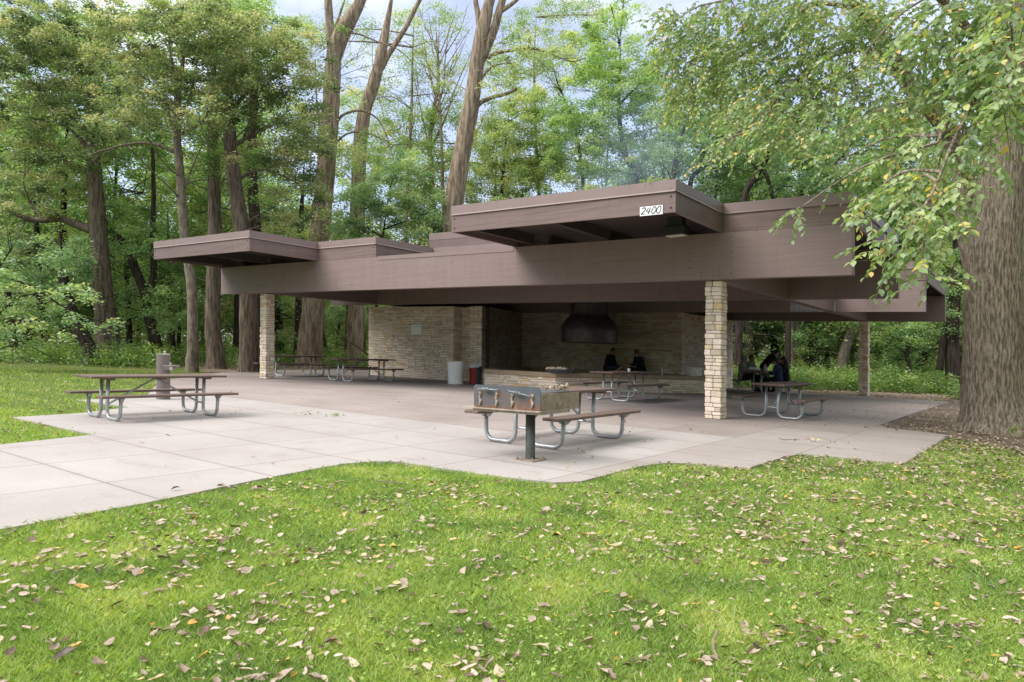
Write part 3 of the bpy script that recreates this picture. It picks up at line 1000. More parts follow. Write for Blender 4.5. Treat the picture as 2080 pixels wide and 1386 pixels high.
def inset(poly, t):
    n = len(poly)
    out = []
    for i in range(n):
        p0, p1, p2 = Vector(poly[i - 1]), Vector(poly[i]), Vector(poly[(i + 1) % n])
        d1, d2 = (p1 - p0).normalized(), (p2 - p1).normalized()
        n1, n2 = Vector((-d1.y, d1.x)), Vector((-d2.y, d2.x))
        m_ = (n1 + n2)
        m_ = m_ / max(0.3, m_.dot(n1))
        out.append(tuple(p1 + m_ * t))
    return out


HO, HI = inset(HP, -0.035), inset(HP, 0.55)
capm = MB()
n = 7
vs = [(x, y, z) for z in (0.462, 0.60) for P_ in (HO, HI) for x, y in P_]
fs = []
for i in range(n):
    j = (i + 1) % n
    fs += [(14 + i, 14 + j, 21 + j, 21 + i), (i, j, 14 + j, 14 + i)[::1], (7 + j, 7 + i, 21 + i, 21 + j), (j, i, 7 + i, 7 + j)]
capm.add(vs, fs)
capm.build('cap', M['capstone'], hearth, graded=True, origin=ho)
bed = MB()
bed.prism(inset(HP, 0.5), 0.05, 0.24)
bed.build('fire_bed', M['char'], hearth, graded=True, origin=ho)


def on_slab(x, y, z=0.0):
    return Vector((x, y, gz(x, y) + z))


# things on the hearth
t = thing('ash_pan', on_slab(-12.55, 5.3, 0.601), 'blue grey metal pan of crumpled paper on the hearth edge', 'pan', rz=0.3)
mb = MB()
mb.lathe([(0.0, 0.0), (0.40, 0.0), (0.50, 0.12), (0.51, 0.125), (0.49, 0.12), (0.40, 0.02), (0, 0.02)], n=24)
mb.build('pan', M['panblue'], t)
mb = MB()
random.seed(9)
for i in range(16):
    mb.ball((random.uniform(-0.3, 0.3), random.uniform(-0.3, 0.3), 0.10 + random.random() * 0.07), random.uniform(0.05, 0.10), 7, 0, sq=(1.4, 1, 0.7))
mb.build('crumpled_paper', M['foil'], t)
t = thing('firewood_plank', on_slab(-12.35, 8.15, 0.25), 'split firewood plank leaning up out of the fire bed', 'firewood')
mb = MB()
mb.tube([(-0.2, 0, 0.02), (0.28, 0.02, 0.36), (0.62, 0.03, 0.62)], [0.05, 0.055, 0.035], 5, jit=0.2)
mb.tube([(-0.3, 0.1, 0.05), (0.3, 0.02, 0.12)], 0.06, 6, jit=0.2)
mb.build('split_wood', M['firewood'], t)
t = thing('paper_cup', on_slab(-9.38, 4.0, 0.79 + 0.003), 'tiny white cup on the picnic table before the hearth', 'cup')
mb = MB()
mb.lathe([(0, 0), (0.032, 0), (0.042, 0.095), (0.044, 0.095), (0.040, 0.09), (0.03, 0.006), (0, 0.006)], n=16)
mb.build('cup', M['white_plastic'], t)
t = thing('small_bottle', on_slab(-10.55, 8.75, 0.601), 'small clear bottle on the right rim of the hearth', 'bottle')
mb = MB()
mb.lathe([(0, 0), (0.035, 0), (0.036, 0.13), (0.015, 0.18), (0.013, 0.21), (0, 0.21)], n=14)
bt = mb.build('bottle', M['bag'], t)
mb = MB()
mb.lathe([(0.016, 0.211), (0.016, 0.235), (0, 0.235)], n=12)
mb.build('bottle_cap', M['white_plastic'], bt)
t = thing('wash_bucket', on_slab(-9.78, 9.72, 0.601), 'wide dull pale tub on the hearth cap beside the front pillar', 'bucket')
mb = MB()
mb.lathe([(0, 0), (0.25, 0), (0.265, 0.02), (0.275, 0.15), (0.285, 0.155), (0.28, 0.17), (0.285, 0.28), (0.30, 0.29), (0.30, 0.31), (0.28, 0.31), (0.26, 0.03), (0, 0.03)], n=28)
mb.build('tub', M['bucket'], t)

# ------------------------------------------------------------------ picnic tables


def picnic_table():
    root = thing('picnic_table', (0, 0, 0), 'x', 'picnic table', 'picnic tables on the plaza')
    mb = MB()
    random.seed(4)
    L = 1.22
    for i in range(4):
        y0 = -0.355 + i * 0.1785
        dx = random.uniform(-0.008, 0.008)
        mb.box(-L + dx, L + dx, y0, y0 + 0.172, 0.722, 0.762, cham=0.006)
    for x in (-0.87, 0.0, 0.87):
        mb.box(x - 0.04, x + 0.04, -0.33, 0.33, 0.69, 0.721, 0)
    mb.build('tabletop', M['plank'], root)
    for sgn in (-1, 1):
        mb = MB()
        y = 0.655 * sgn
        mb.box(-L, L, y - 0.125, y - 0.002, 0.41, 0.45, cham=0.006)
        mb.box(-L + 0.005, L - 0.004, y + 0.002, y + 0.125, 0.409, 0.4495, cham=0.006)
        mb.build('seat', M['plank'], root)
    for sx in (-1, 1):
        for sy in (-1, 1):
            mb = MB()
            x = 0.87 * sx
            pts = [(x, sy * 0.13, 0.688), (x, sy * 0.13, 0.25)]
            for i in range(7):
                a = PI + (PI / 2) * i / 6
                pts.append((x, sy * (0.27 + 0.14 * math.cos(a)), 0.17 + 0.14 * math.sin(a)))
            for i in range(7):
                a = 1.5 * PI + (PI / 2) * i / 6
                pts.append((x, sy * (0.50 + 0.14 * math.cos(a)), 0.17 + 0.14 * math.sin(a)))
            pts += [(x, sy * 0.645, 0.25), (x, sy * 0.65, 0.395)]
            mb.tube(pts, 0.030, 12)
            mb.add([(x + q, sy * yy, zz) for q in (-0.02, 0.02) for yy, zz in ((0.55, 0.408), (0.76, 0.408), (0.70, 0.35), (0.60, 0.35))],
                   [(0, 1, 2, 3), (7, 6, 5, 4), (0, 4, 5, 1), (1, 5, 6, 2), (2, 6, 7, 3), (3, 7, 4, 0)])
            mb.build('leg', M['galv'], root, smooth=True)
        mb = MB()
        mb.tube([(0.84 * sx, -0.10, 0.235), (0.84 * sx, 0.10, 0.235)], 0.018, 8)
        mb.build('crossbar', M['galv'], root)
        mb = MB()
        mb.tube([(0.84 * sx, 0, 0.235), (0.03 * sx, 0, 0.685)], 0.017, 8)
        mb.build('brace', M['galv'], root)
    return root


TAB = [((-11.60, -8.42), 88.5, 0.885, 'weathered picnic table standing nearest the lawn in front of the drinking fountain'),
       ((-5.66, -5.54), 91.0, 0.985, 'reddish picnic table directly behind the pedestal grill'),
       ((-9.42, 3.74), 88.6, 1.04, 'picnic table in the shade in front of the stone hearth'),
       ((-4.73, 2.6), 90.0, 1.0, 'picnic table just right of the sunlit front stone pillar'),
       ((-19.2, 2.72), 87.2, 1.03, 'shaded picnic table in front of the notice board wall'),
       ((-22.9, 2.62), 89.5, 1.02, 'shaded picnic table partly behind the left front pillar'),
       ((-8.35, 13.1), 91.0, 1.08, 'picnic table at the back where five people have gathered')]
proto = picnic_table()
for i, ((x, y), deg, sc, lab) in enumerate(TAB):
    o = proto if i == 0 else copy_tree(proto)
    nrm = Vector((GR * CO, GR * SI, 1)).normalized()
    q = Vector((0, 0, 1)).rotation_difference(nrm).to_matrix() @ Matrix.Rotation(math.radians(deg), 3, 'Z')
    o.rotation_euler = q.to_euler()
    o.location = on_slab(x, y, 0.001)
    o.scale = (sc, sc, sc)
    relabel(o, lab)
bpy.context.view_layer.update()

# ------------------------------------------------------------------ pedestal grill
gr_ = thing('pedestal_grill', on_slab(-4.84, -7.36, 0), 'rusty double park grill on a dark post with two coiled handles', 'grill', rz=-0.03)
mb = MB()
mb.box(-0.135, 0.135, -0.135, 0.135, 0.0, 0.012)
for sx in (-1, 1):
    for sy in (-1, 1):
        mb.lathe([(0.018, 0.012), (0.018, 0.028), (0.008, 0.028), (0.008, 0.045), (0, 0.045)], (sx * 0.11, sy * 0.11, 0), 8)
mb.build('base_plate', M['sidesteel'], gr_)
mb = MB()
mb.lathe([(0.0575, 0.012), (0.0575, 0.575), (0, 0.575)], n=24)
mb.build('post', M['post'], gr_, smooth=True)
mb = MB()
mb.box(-0.15, 0.28, -0.11, 0.11, 0.577, 0.598)
mb.build('mounting_plate', M['post'], gr_)
# tray under the fire boxes with a cut front lip
mb = MB()
mb.box(-0.82, 0.365, -0.34, 0.30, 0.602, 0.612)
mb.box(-0.64, 0.36, -0.30, -0.28, 0.57, 0.601, 0)
mb.box(0.34, 0.362, -0.27, 0.30, 0.57, 0.601, 0)
mb.build('tray', M['tray'], gr_)
# front panel with rounded top corners
mb = MB()
W0, W1, Z0, Z1, r = -0.66, 0.335, 0.616, 0.882, 0.05
pl = [(W0, Z0), (W1, Z0)] + [(W1 - r + r * math.cos(a), Z1 - r + r * math.sin(a)) for a in np.linspace(0, PI / 2, 6)] + [(W0 + r * 0.6 + r * 0.6 * math.cos(a), Z1 - r * 0.6 + r * 0.6 * math.sin(a)) for a in np.linspace(PI / 2, PI, 6)]
m_ = len(pl)
mb.add([(x, y, z) for y in (-0.265, -0.253) for x, z in pl], [tuple(range(m_)), tuple(range(m_, 2 * m_))[::-1]] + [(i, (i + 1) % m_, (i + 1) % m_ + m_, i + m_)[::-1] for i in range(m_)])
mb.build('front_panel', M['rust'], gr_)
mb = MB()
mb.box(0.318, 0.33, -0.25, 0.40, 0.616, 0.80)
mb.box(-0.65, -0.638, -0.25, 0.40, 0.616, 0.80)
mb.box(-0.636, 0.316, 0.388, 0.40, 0.616, 0.80)
mb.box(-0.168, -0.156, -0.25, 0.386, 0.616, 0.80)
mb.box(-0.636, 0.316, -0.25, 0.386, 0.616, 0.626)
mb.build('fire_box', M['sidesteel'], gr_)
for x0, x1, dz in ((-0.60, -0.19, 0.0), (-0.13, 0.30, -0.035)):
    mb = MB()
    for i in range(12):
        x = x0 + (x1 - x0) * (i + 0.5) / 12
        mb.tube([(x, -0.24, 0.812), (x, 0.38, 0.812)], 0.008, 6)
    mb.box(x0, x1, -0.245, -0.235, 0.80, 0.822)
    mb.box(x0, x1, 0.372, 0.384, 0.80, 0.822)
    gt = mb.build('grate', M['steel'], gr_)
    # handle with a spring coil, standing out from the front panel
    hd = MB()
    xa, xb = x0 + 0.045, x1 - 0.07
    za, zb_ = 0.835 + dz * 0.2, 0.835 + dz * 1.6
    hd.tube([(xa, -0.245, za), (xa, -0.31, za), (xb, -0.31, zb_), (xb, -0.245, zb_)], 0.008, 8)
    co = []
    for i in range(64):
        f = i / 63
        q = 0.25 + 0.34 * f
        co.append((xa + (xb - xa) * q, -0.31 + 0.019 * math.cos(f * 5 * 2 * PI), za + (zb_ - za) * q + 0.019 * math.sin(f * 5 * 2 * PI)))
    hd.tube(co, 0.0055, 6)
    hd.build('handle', M['steel'], gt, smooth=True)
for i, x in enumerate((-0.555, -0.30, -0.065, 0.225)):
    mb = MB()
    pts = [(x + 0.010 * math.sin(k * 1.5), -0.272 - 0.004 * math.cos(k), 0.80 - k * 0.022) for k in range(8)]
    mb.tube(pts, [0.015, 0.019, 0.014, 0.018, 0.014, 0.019, 0.015, 0.011], 7)
    mb.build('slide_bracket', M['tray'], gr_)
mb = MB()
mb.add([(0.331, 0.30, 0.60), (0.345, 0.52, 0.60), (0.345, 0.52, 0.80), (0.331, 0.30, 0.80), (0.318, 0.30, 0.60), (0.332, 0.52, 0.60), (0.332, 0.52, 0.80), (0.318, 0.30, 0.80)],
       [(0, 1, 2, 3), (7, 6, 5, 4), (0, 4, 5, 1), (1, 5, 6, 2), (2, 6, 7, 3), (3, 7, 4, 0)])
mb.build('side_flap', M['sidesteel'], gr_)
t = thing('crumpled_foil', on_slab(-4.84, -7.36, 0.824), 'crumpled pale foil and burnt paper left on top of the grill', 'litter')
mb = MB()
random.seed(12)
for i in range(44):
    f = random.random() ** 0.5
    x, y = 0.02 + 0.27 * f + random.uniform(-.04, .04), 0.02 + 0.30 * f + random.uniform(-0.05, 0.05)
    z = 0.012 + 0.04 * random.random() * (0.4 + f)
    s_ = random.uniform(0.018, 0.045)
    v = [(x + random.uniform(-s_, s_), y + random.uniform(-s_, s_), z + random.uniform(-0.02, 0.03)) for _ in range(6)]
    mb.add(v, [(0, 1, 2), (0, 2, 3), (1, 3, 4), (2, 4, 5), (0, 3, 5), (1, 2, 5)])
mb.build('foil', M['foil'], t)

# ------------------------------------------------------------------ drinking fountain, barrel, bin
ft = thing('drinking_fountain', on_slab(-14.71, -6.66, 0), 'taupe cylinder drinking fountain with a low side bowl behind the nearest table', 'drinking fountain')
mb = MB()
mb.lathe([(0.132, 0), (0.132, 0.93), (0.128, 0.935), (0, 0.935)], n=36)
mb.build('pedestal', M['fountain'], ft, smooth=False)
mb = MB()
mb.lathe([(0.134, 0.925), (0.137, 0.945), (0.118, 0.95), (0.09, 0.937), (0, 0.934)], n=36)
mb.build('top_bowl', M['lightsteel'], ft)
mb = MB()
mb.lathe([(0.018, 0.94), (0.018, 0.975), (0.027, 0.98), (0.027, 1.0), (0.015, 1.01), (0, 1.01)], (0.05, 0, 0), 14)
mb.build('bubbler', M['lightsteel'], ft)
# side bowl points towards the right of the picture
dirx = Vector((CO, SI, 0)) * 0.93 + Vector((SI, -CO, 0)) * 0.36
ang = math.atan2(dirx.y, dirx.x)
R2 = Matrix.Rotation(ang, 4, 'Z')
mb = MB()
pl = [(0.08, -0.10), (0.30, -0.10)] + [(0.30 + 0.10 * math.cos(a), 0.10 * math.sin(a)) for a in np.linspace(-PI / 2, PI / 2, 10)] + [(0.08, 0.10)]
m_ = len(pl)
vs = [(x, y, 0.70) for x, y in pl] + [(0.08 + (x - 0.08) * 0.7, y * 0.75, 0.60 + 0.02 * (x > 0.2)) for x, y in pl]
mb.add(vs, [tuple(range(m_)), tuple(range(m_, 2 * m_))[::-1]] + [(i, (i + 1) % m_, (i + 1) % m_ + m_, i + m_)[::-1] for i in range(m_)])
sb = mb.build('side_bowl', M['fountain'], ft, mx=R2)
mb = MB()
mb.add([(x, y, z) for z in (0.701, 0.714) for x, y in pl], [tuple(range(m_, 2 * m_)), tuple(range(m_))[::-1]] + [(i, (i + 1) % m_, (i + 1) % m_ + m_, i + m_) for i in range(m_)])
mb.build('bowl_rim', M['lightsteel'], sb, mx=R2)
mb = MB()
mb.lathe([(0.016, 0.714), (0.016, 0.745), (0.024, 0.75), (0.024, 0.768), (0, 0.775)], (0.19, 0, 0), 12)
mb.build('bubbler', M['lightsteel'], sb, mx=R2)
for px, pz, s_ in ((0.32, 0.645, 0.036),):
    mb = MB()
    mb.tube([(px, -0.085, pz), (px, -0.115, pz)], s_, 16)
    mb.build('push_button', M['lightsteel'], sb, mx=R2)
mb = MB()
for zz in (0.20, 0.36):
    mb.ball((-0.02, -0.146, zz), 0.012, 8)
mb.build('access_bolts', M['lightsteel'], ft)

wb = thing('white_barrel', on_slab(-16.72, 4.92, 0), 'white plastic barrel standing against the stone pier', 'barrel', scale=0.97)
mb = MB()
pr = [(0.0, 0.0), (0.285, 0.0), (0.29, 0.02), (0.285, 0.035), (0.265, 0.06), (0.285, 0.30), (0.29, 0.305), (0.287, 0.33), (0.292, 0.52), (0.298, 0.53), (0.294, 0.55), (0.296, 0.66), (0.302, 0.665), (0.302, 0.69), (0.296, 0.70), (0.298, 0.80), (0.308, 0.805), (0.308, 0.83), (0.29, 0.83), (0.28, 0.1), (0, 0.1)]
mb.lathe(pr, n=40)
mb.build('drum', M['white_plastic'], wb)
rb = thing('trash_bin', on_slab(-16.22, 5.42, 0), 'dark trash bin with red front panel and clear liner beside the white barrel', 'bin')
mb = MB()
mb.lathe([(0, 0), (0.20, 0), (0.205, 0.02), (0.225, 0.60), (0.245, 0.61), (0.25, 0.66), (0.235, 0.70), (0.215, 0.69), (0.19, 0.1), (0, 0.1)], n=36)
mb.build('bin_body', M['grey_plastic'], rb)
mb = MB()
a0 = math.atan2(-CO, SI) - 0.25
for z0, z1, r0, r1 in ((0.03, 0.55, 0.2085, 0.226), (0.56, 0.672, 0.252, 0.256)):
    vs = []
    k = 12
    for i in range(k + 1):
        a = a0 - 0.95 + 1.35 * i / k
        for r, z in ((r0, z0), (r1, z1), (r1 - 0.005, z1), (r0 - 0.005, z0)):
            vs.append((r * math.cos(a), r * math.sin(a), z))
    mb.add(vs, [(i * 4, i * 4 + 4, i * 4 + 5, i * 4 + 1) for i in range(k)] + [(i * 4 + 1, i * 4 + 5, i * 4 + 6, i * 4 + 2) for i in range(k)] + [(i * 4 + 2, i * 4 + 6, i * 4 + 7, i * 4 + 3) for i in range(k)])
mb.build('front_panel', M['red_plastic'], rb)
mb = MB()
random.seed(2)
vs, k = [], 26
for i in range(k):
    a = 2 * PI * i / k
    w = random.uniform(0, 0.02)
    vs += [(0.242 * math.cos(a), 0.242 * math.sin(a), 0.702), ((0.256 + w) * math.cos(a), (0.256 + w) * math.sin(a), 0.715 + w), ((0.259 + w) * math.cos(a), (0.259 + w) * math.sin(a), 0.60 + 3 * w)]
mb.add(vs, [(i * 3 + q, ((i + 1) % k) * 3 + q, ((i + 1) % k) * 3 + q + 1, i * 3 + q + 1) for i in range(k) for q in (0, 1)])
mb.build('bin_liner', M['bag'], rb)

# ------------------------------------------------------------------ people


def person(label, loc, rz, sc, pose, top, trousers, hair='short', hairmat='hair', hood=False):
    """one continuous body (voxel-remeshed), clothes and hair as its children"""
    root = thing('person', loc, label, 'person', None, rz, sc)
    J = {k: Vector(v) for k, v in pose.items()}
    for k in ('sh', 'el', 'wr', 'hip', 'kn', 'an'):
        if k + 'L' not in J:
            v = J[k]
            J[k + 'R'] = Vector((v.x, v.y, v.z))
            J[k + 'L'] = Vector((-v.x, v.y, v.z))
    hd = J['head']
    face = (J.get('look', hd + Vector((0, 1, -0.15))) - hd).normalized()
    sid = face.cross(Vector((0, 0, 1))).normalized()
    up = sid.cross(face).normalized()
    Mh = Matrix((sid, face, up)).transposed()

    def hp(x, y, z):
        return hd + Mh @ Vector((x, y, z))

    def seg(mb, pts, rs, n=12):
        mb.tube(pts, rs, n)
        for p, r in zip(pts, rs):
            mb.ball(p, r, n)

    def torso(mb, e):
        pe, ch, nk = J['pelvis'], J['chest'], J['neck']
        mid = (pe + ch) * 0.5
        for dx, f in ((-0.085, 1), (0.0, 1.0), (0.085, 1)):
            o = Vector((dx, 0, 0))
            seg(mb, [pe + o, mid + o * 0.9, ch + o * 1.15, ch.lerp(nk, 0.55) + o * 0.8], [0.105 + e, 0.10 + e, 0.112 + e, 0.075 + e])
        for s_ in 'LR':
            seg(mb, [ch.lerp(nk, 0.6), J['sh' + s_]], [0.07 + e, 0.06 + e])

    def arms(mb, e):
        for s_ in 'LR':
            seg(mb, [J['sh' + s_], J['sh' + s_].lerp(J['el' + s_], 0.4), J['el' + s_], J['el' + s_].lerp(J['wr' + s_], 0.35), J['wr' + s_]], [0.056 + e, 0.052 + e, 0.040 + e, 0.041 + e, 0.027 + e])

    def legs(mb, e, foot=False):
        for s_ in 'LR':
            hip, kn, an = J['hip' + s_], J['kn' + s_], J['an' + s_]
            seg(mb, [hip, hip.lerp(kn, 0.4), kn, kn.lerp(an, 0.35), an], [0.088 + e, 0.078 + e, 0.056 + e, 0.054 + e, 0.037 + e])
    body = MB()
    torso(body, 0)
    arms(body, 0)
    legs(body, 0)
    nk = J['neck']
    seg(body, [J['chest'].lerp(nk, 0.7), nk, hd - up * 0.05], [0.062, 0.055, 0.053])
    for p, r, sq in ((hp(0, -0.012, 0.02), 0.092, (0.84, 1.0, 1.05)), (hp(0, 0.035, -0.045), 0.062, (0.9, 0.95, 1.1)), (hp(0, 0.06, -0.082), 0.032, (1, 1, 0.9)), (hp(0, 0.095, -0.018), 0.017, (0.8, 1.1, 1.3)),
                     (hp(0.078, -0.005, -0.012), 0.022, (0.5, 1, 1.5)), (hp(-0.078, -0.005, -0.012), 0.022, (0.5, 1, 1.5)), (hp(0, 0.075, 0.035), 0.04, (1.2, 0.5, 0.5))):
        body.ball(p, r, 12, sq=sq)
    for s_, sg in (('L', -1), ('R', 1)):
        w, el = J['wr' + s_], J['el' + s_]
        d = (w - el).normalized()
        b = d.cross(Vector((0, 0, 1)))
        b = b.normalized() if b.length > 0.1 else Vector((1, 0, 0))
        c = b.cross(d).normalized()
        seg(body, [w, w + d * 0.05, w + d * 0.085], [0.027, 0.031, 0.030], 10)
        for i, (q, L) in enumerate(((-0.027, 0.066), (-0.009, 0.078), (0.009, 0.073), (0.027, 0.058))):
            a = w + d * 0.085 + b * q
            k1 = a + d * L * 0.5 - c * 0.008
            k2 = a + d * L * 0.85 - c * 0.03
            seg(body, [a, k1, k2], [0.0105, 0.0095, 0.008], 7)
        a = w + d * 0.03 + b * (-0.024 * sg)
        seg(body, [a, a + d * 0.03 + b * (-0.03 * sg), a + d * 0.06 + b * (-0.036 * sg) - c * 0.01], [0.014, 0.011, 0.009], 7)
        an, kn = J['an' + s_], J['kn' + s_]
        seg(body, [an, an + Vector((0, 0.09, -0.045)), an + Vector((0, 0.17, -0.055))], [0.04, 0.036, 0.03], 10)

    def finish(mb, name, m, vox):
        o = mb.build(name, m, root, smooth=True)
        r = o.modifiers.new('join', 'REMESH')
        r.mode = 'VOXEL'
        r.voxel_size = vox
        r.use_smooth_shade = True
        s2 = o.modifiers.new('soft', 'SMOOTH')
        s2.factor = 0.5
        s2.iterations = 3
        return o
    finish(body, 'body', M['skin'], 0.0085)
    mb = MB()
    torso(mb, 0.018)
    arms(mb, 0.014)
    seg(mb, [J['chest'].lerp(nk, 0.75), nk - (nk - J['chest']).normalized() * 0.01], [0.075, 0.066])
    if hood:
        for q, r in ((hp(0, -0.03, 0.03), 0.118), (hp(0, -0.03, -0.06), 0.10), (nk, 0.095)):
            mb.ball(q, r, 12)
    finish(mb, 'jacket', M[top], 0.013)
    mb = MB()
    legs(mb, 0.012)
    seg(mb, [J['hipL'], J['pelvis'], J['hipR']], [0.10, 0.115, 0.10])
    finish(mb, 'trousers', M[trousers], 0.013)
    mb = MB()
    for s_ in 'LR':
        an = J['an' + s_]
        seg(mb, [an + Vector((0, -0.02, -0.035)), an + Vector((0, 0.10, -0.042)), an + Vector((0, 0.19, -0.048))], [0.047, 0.044, 0.036], 10)
    finish(mb, 'shoes', M['black_cloth'], 0.012)
    if not hood:
        mb = MB()
        mb.ball(hp(0, -0.022, 0.038), 0.098, 16, sq=(0.88, 1.0, 1.0))
        mb.ball(hp(0, -0.055, -0.02), 0.078, 12, sq=(0.95, 0.8, 1.1))
        if hair == 'long':
            seg(mb, [hp(0, -0.06, -0.02), hp(0, -0.09, -0.14), hp(0, -0.10, -0.27)], [0.085, 0.085, 0.06])
        finish(mb, 'hair', M[hairmat], 0.011)
    mb = MB()
    for q in (-1, 1):
        mb.ball(hp(0.032 * q, 0.086, 0.006), 0.0125, 8)
    mb.build('eyes', M['eye'], root, smooth=True)
    mb = MB()
    mb.ball(hp(0, 0.098, -0.058), 0.016, 8, sq=(1.5, 0.5, 0.45))
    mb.build('mouth', M['lip'], root, smooth=True)
    return root


SIT = dict(pelvis=(0, 0, 0.5), chest=(0, 0.04, 0.84), neck=(0, 0.07, 1.02), head=(0, 0.12, 1.15), sh=(0.19, 0.05, 0.95), el=(0.26, 0.12, 0.70), wr=(0.13, 0.36, 0.74), hip=(0.09, 0.02, 0.5), kn=(0.12, 0.43, 0.50), an=(0.12, 0.44, 0.09))
BEND = dict(pelvis=(0, 0, 0.93), chest=(0, 0.25, 1.22), neck=(0, 0.38, 1.36), head=(0, 0.50, 1.44), sh=(0.19, 0.30, 1.32), el=(0.24, 0.48, 1.07), wr=(0.17, 0.72, 0.94), hip=(0.09, 0.0, 0.92), kn=(0.10, 0.04, 0.49), an=(0.10, -0.02, 0.09), look=(0, 1.2, 1.05))
HSIT = dict(SIT, an=(0.12, 0.36, 0.15), kn=(0.14, 0.41, 0.55), wr=(0.10, 0.30, 0.60), chest=(0, 0.10, 0.83), neck=(0, 0.17, 1.0), head=(0, 0.24, 1.12), sh=(0.19, 0.13, 0.94), el=(0.27, 0.16, 0.68))


def facing(dx, dy):
    return math.atan2(dy, dx) - PI / 2


RX, RY = CO, SI          # to the right of the picture
FX, FY = -SI, CO         # away from the camera
person('man in black jacket and blue jeans sitting on the hearth rim below the hood', on_slab(-13.45, 10.12, 0.2), facing(RX * 0.8 - FX * 0.6, RY * 0.8 - FY * 0.6), 1.04,
       dict(HSIT, look=(0.5, 1.2, 1.0)), 'black_cloth', 'jeans')
person('person all in black with bowed head sitting on the hearth rim facing left', on_slab(-12.0, 10.12, 0.2), facing(-RX * 0.9 - FX * 0.45, -RY * 0.9 - FY * 0.45), 1.02,
       dict(HSIT, look=(0, 1.0, 0.7), wr=(0.09, 0.46, 0.74)), 'black_cloth', 'black_cloth')
BZ = 0.486 - 0.42
person('person in grey hooded coat sitting on the left bench of the back table', on_slab(-8.98, 12.35, BZ), facing(1, 0.1), 1.05, SIT, 'grey_cloth', 'black_cloth', hood=True)
person('brown haired person in dull olive top sitting beside the grey hooded coat', on_slab(-9.0, 13.25, BZ), facing(1, -0.25), 1.08, SIT, 'dull_cloth', 'black_cloth', 'short', 'hair_brown')
person('man in black standing and leaning over the back picnic table', on_slab(-8.75, 14.25, 0.01), facing(0.75, 0.55), 1.06, BEND, 'black_cloth', 'black_cloth')
person('short haired person in navy jacket sitting with back turned at the back table', on_slab(-7.66, 12.55, BZ), facing(-1, 0.1), 1.0, SIT, 'navy_cloth', 'black_cloth')
person('long haired person in black sitting beside the navy jacket at the back table', on_slab(-7.62, 13.35, BZ), facing(-1, -0.2), 1.05, SIT, 'black_cloth', 'black_cloth', 'long')
t = thing('grocery_bag', on_slab(-8.55, 12.6, 0.825), 'crumpled white plastic bag on the back picnic table', 'bag')
mb = MB()
random.seed(8)
for i in range(9):
    mb.ball((random.uniform(-0.16, 0.16), random.uniform(-0.1, 0.1), random.uniform(0.05, 0.12)), random.uniform(0.06, 0.10), 8, sq=(1.2, 1, 0.8))
mb.build('bag', M['white_plastic'], t)
t = thing('drink_bottle', on_slab(-8.3, 13.0, 0.825), 'pinkish plastic bottle standing on the back picnic table', 'bottle')
mb = MB()
mb.lathe([(0, 0), (0.07, 0), (0.072, 0.16), (0.03, 0.23), (0.03, 0.27), (0, 0.27)], n=16)
mb.build('bottle', M['pale_item'], t)

# ------------------------------------------------------------------ vegetation


def unit(a):
    return a / np.maximum(np.linalg.norm(a, axis=1, keepdims=True), 1e-9)


def leaf_quads(pos, size, tilt=0.55, width=0.55, droop=0.25):
    """four-cornered leaves: base, side, tip, side"""
    n = len(pos)
    th = rng.uniform(0, 2 * PI, n)
    ax = np.stack([np.cos(th), np.sin(th), rng.normal(-droop, 0.35, n)], 1)
    ax = unit(ax)
    nr = unit(np.stack([rng.normal(0, tilt, n), rng.normal(0, tilt, n), np.ones(n)], 1))
    b = unit(np.cross(nr, ax))
    s = np.asarray(size)[:, None] * np.ones((n, 1))
    w = s * width * 0.5
    V = np.empty((n, 4, 3))
    V[:, 0] = pos - ax * s * 0.5
    V[:, 1] = pos + b * w - nr * 0 + ax * s * 0.05
    V[:, 2] = pos + ax * s * 0.5
    V[:, 3] = pos - b * w + ax * s * 0.05
    return V.reshape(-1, 3)


def clump_leaves(C, R, per, size, flat=0.4, val=(0.25, 0.75), spread=0.14):
    """leaves gathered in flattened, slightly domed sprays round the clump centres C"""
    m = len(C)
    per = int(per)
    idx = np.repeat(np.arange(m), per)
    n = len(idx)
    u = rng.normal(0, 0.5, (n, 3))
    Rr = R[idx][:, None]
    off = u * Rr
    off[:, 2] *= flat
    rr = np.hypot(u[:, 0], u[:, 1])
    off[:, 2] -= 0.30 * (rr ** 2) * R[idx]
    pos = C[idx] + off
    cv = rng.uniform(val[0], val[1], m)
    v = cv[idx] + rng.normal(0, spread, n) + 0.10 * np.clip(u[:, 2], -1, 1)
    sz = size * rng.uniform(0.65, 1.25, n)
    return pos, sz, np.clip(v, 0, 1)


def catmull(pts, k=5):
    if len(pts) < 3:
        return pts
    out = []
    n = len(pts)
    for i in range(n - 1):
        p0, p1, p2, p3 = pts[max(i - 1, 0)], pts[i], pts[i + 1], pts[min(i + 2, n - 1)]
        for j in range(k):
            t = j / k
            out.append(tuple(0.5 * (2 * b + (c - a) * t + (2 * a - 5 * b + 4 * c - d) * t * t + (3 * b - a - 3 * c + d) * t ** 3) for a, b, c, d in zip(p0, p1, p2, p3)))
    out.append(tuple(pts[-1]))
    return out


def radii(n, r0, r1, flare=0.0):
    return [(r0 + (r1 - r0) * (i / (n - 1)) ** 0.85) * (1 + flare * math.exp(-6.0 * i / (n - 1) * 2.2)) for i in range(n)]


def px_path(path, d):
    return [tuple(P(p[0], p[1], p[2] if len(p) > 2 else d)) for p in path]


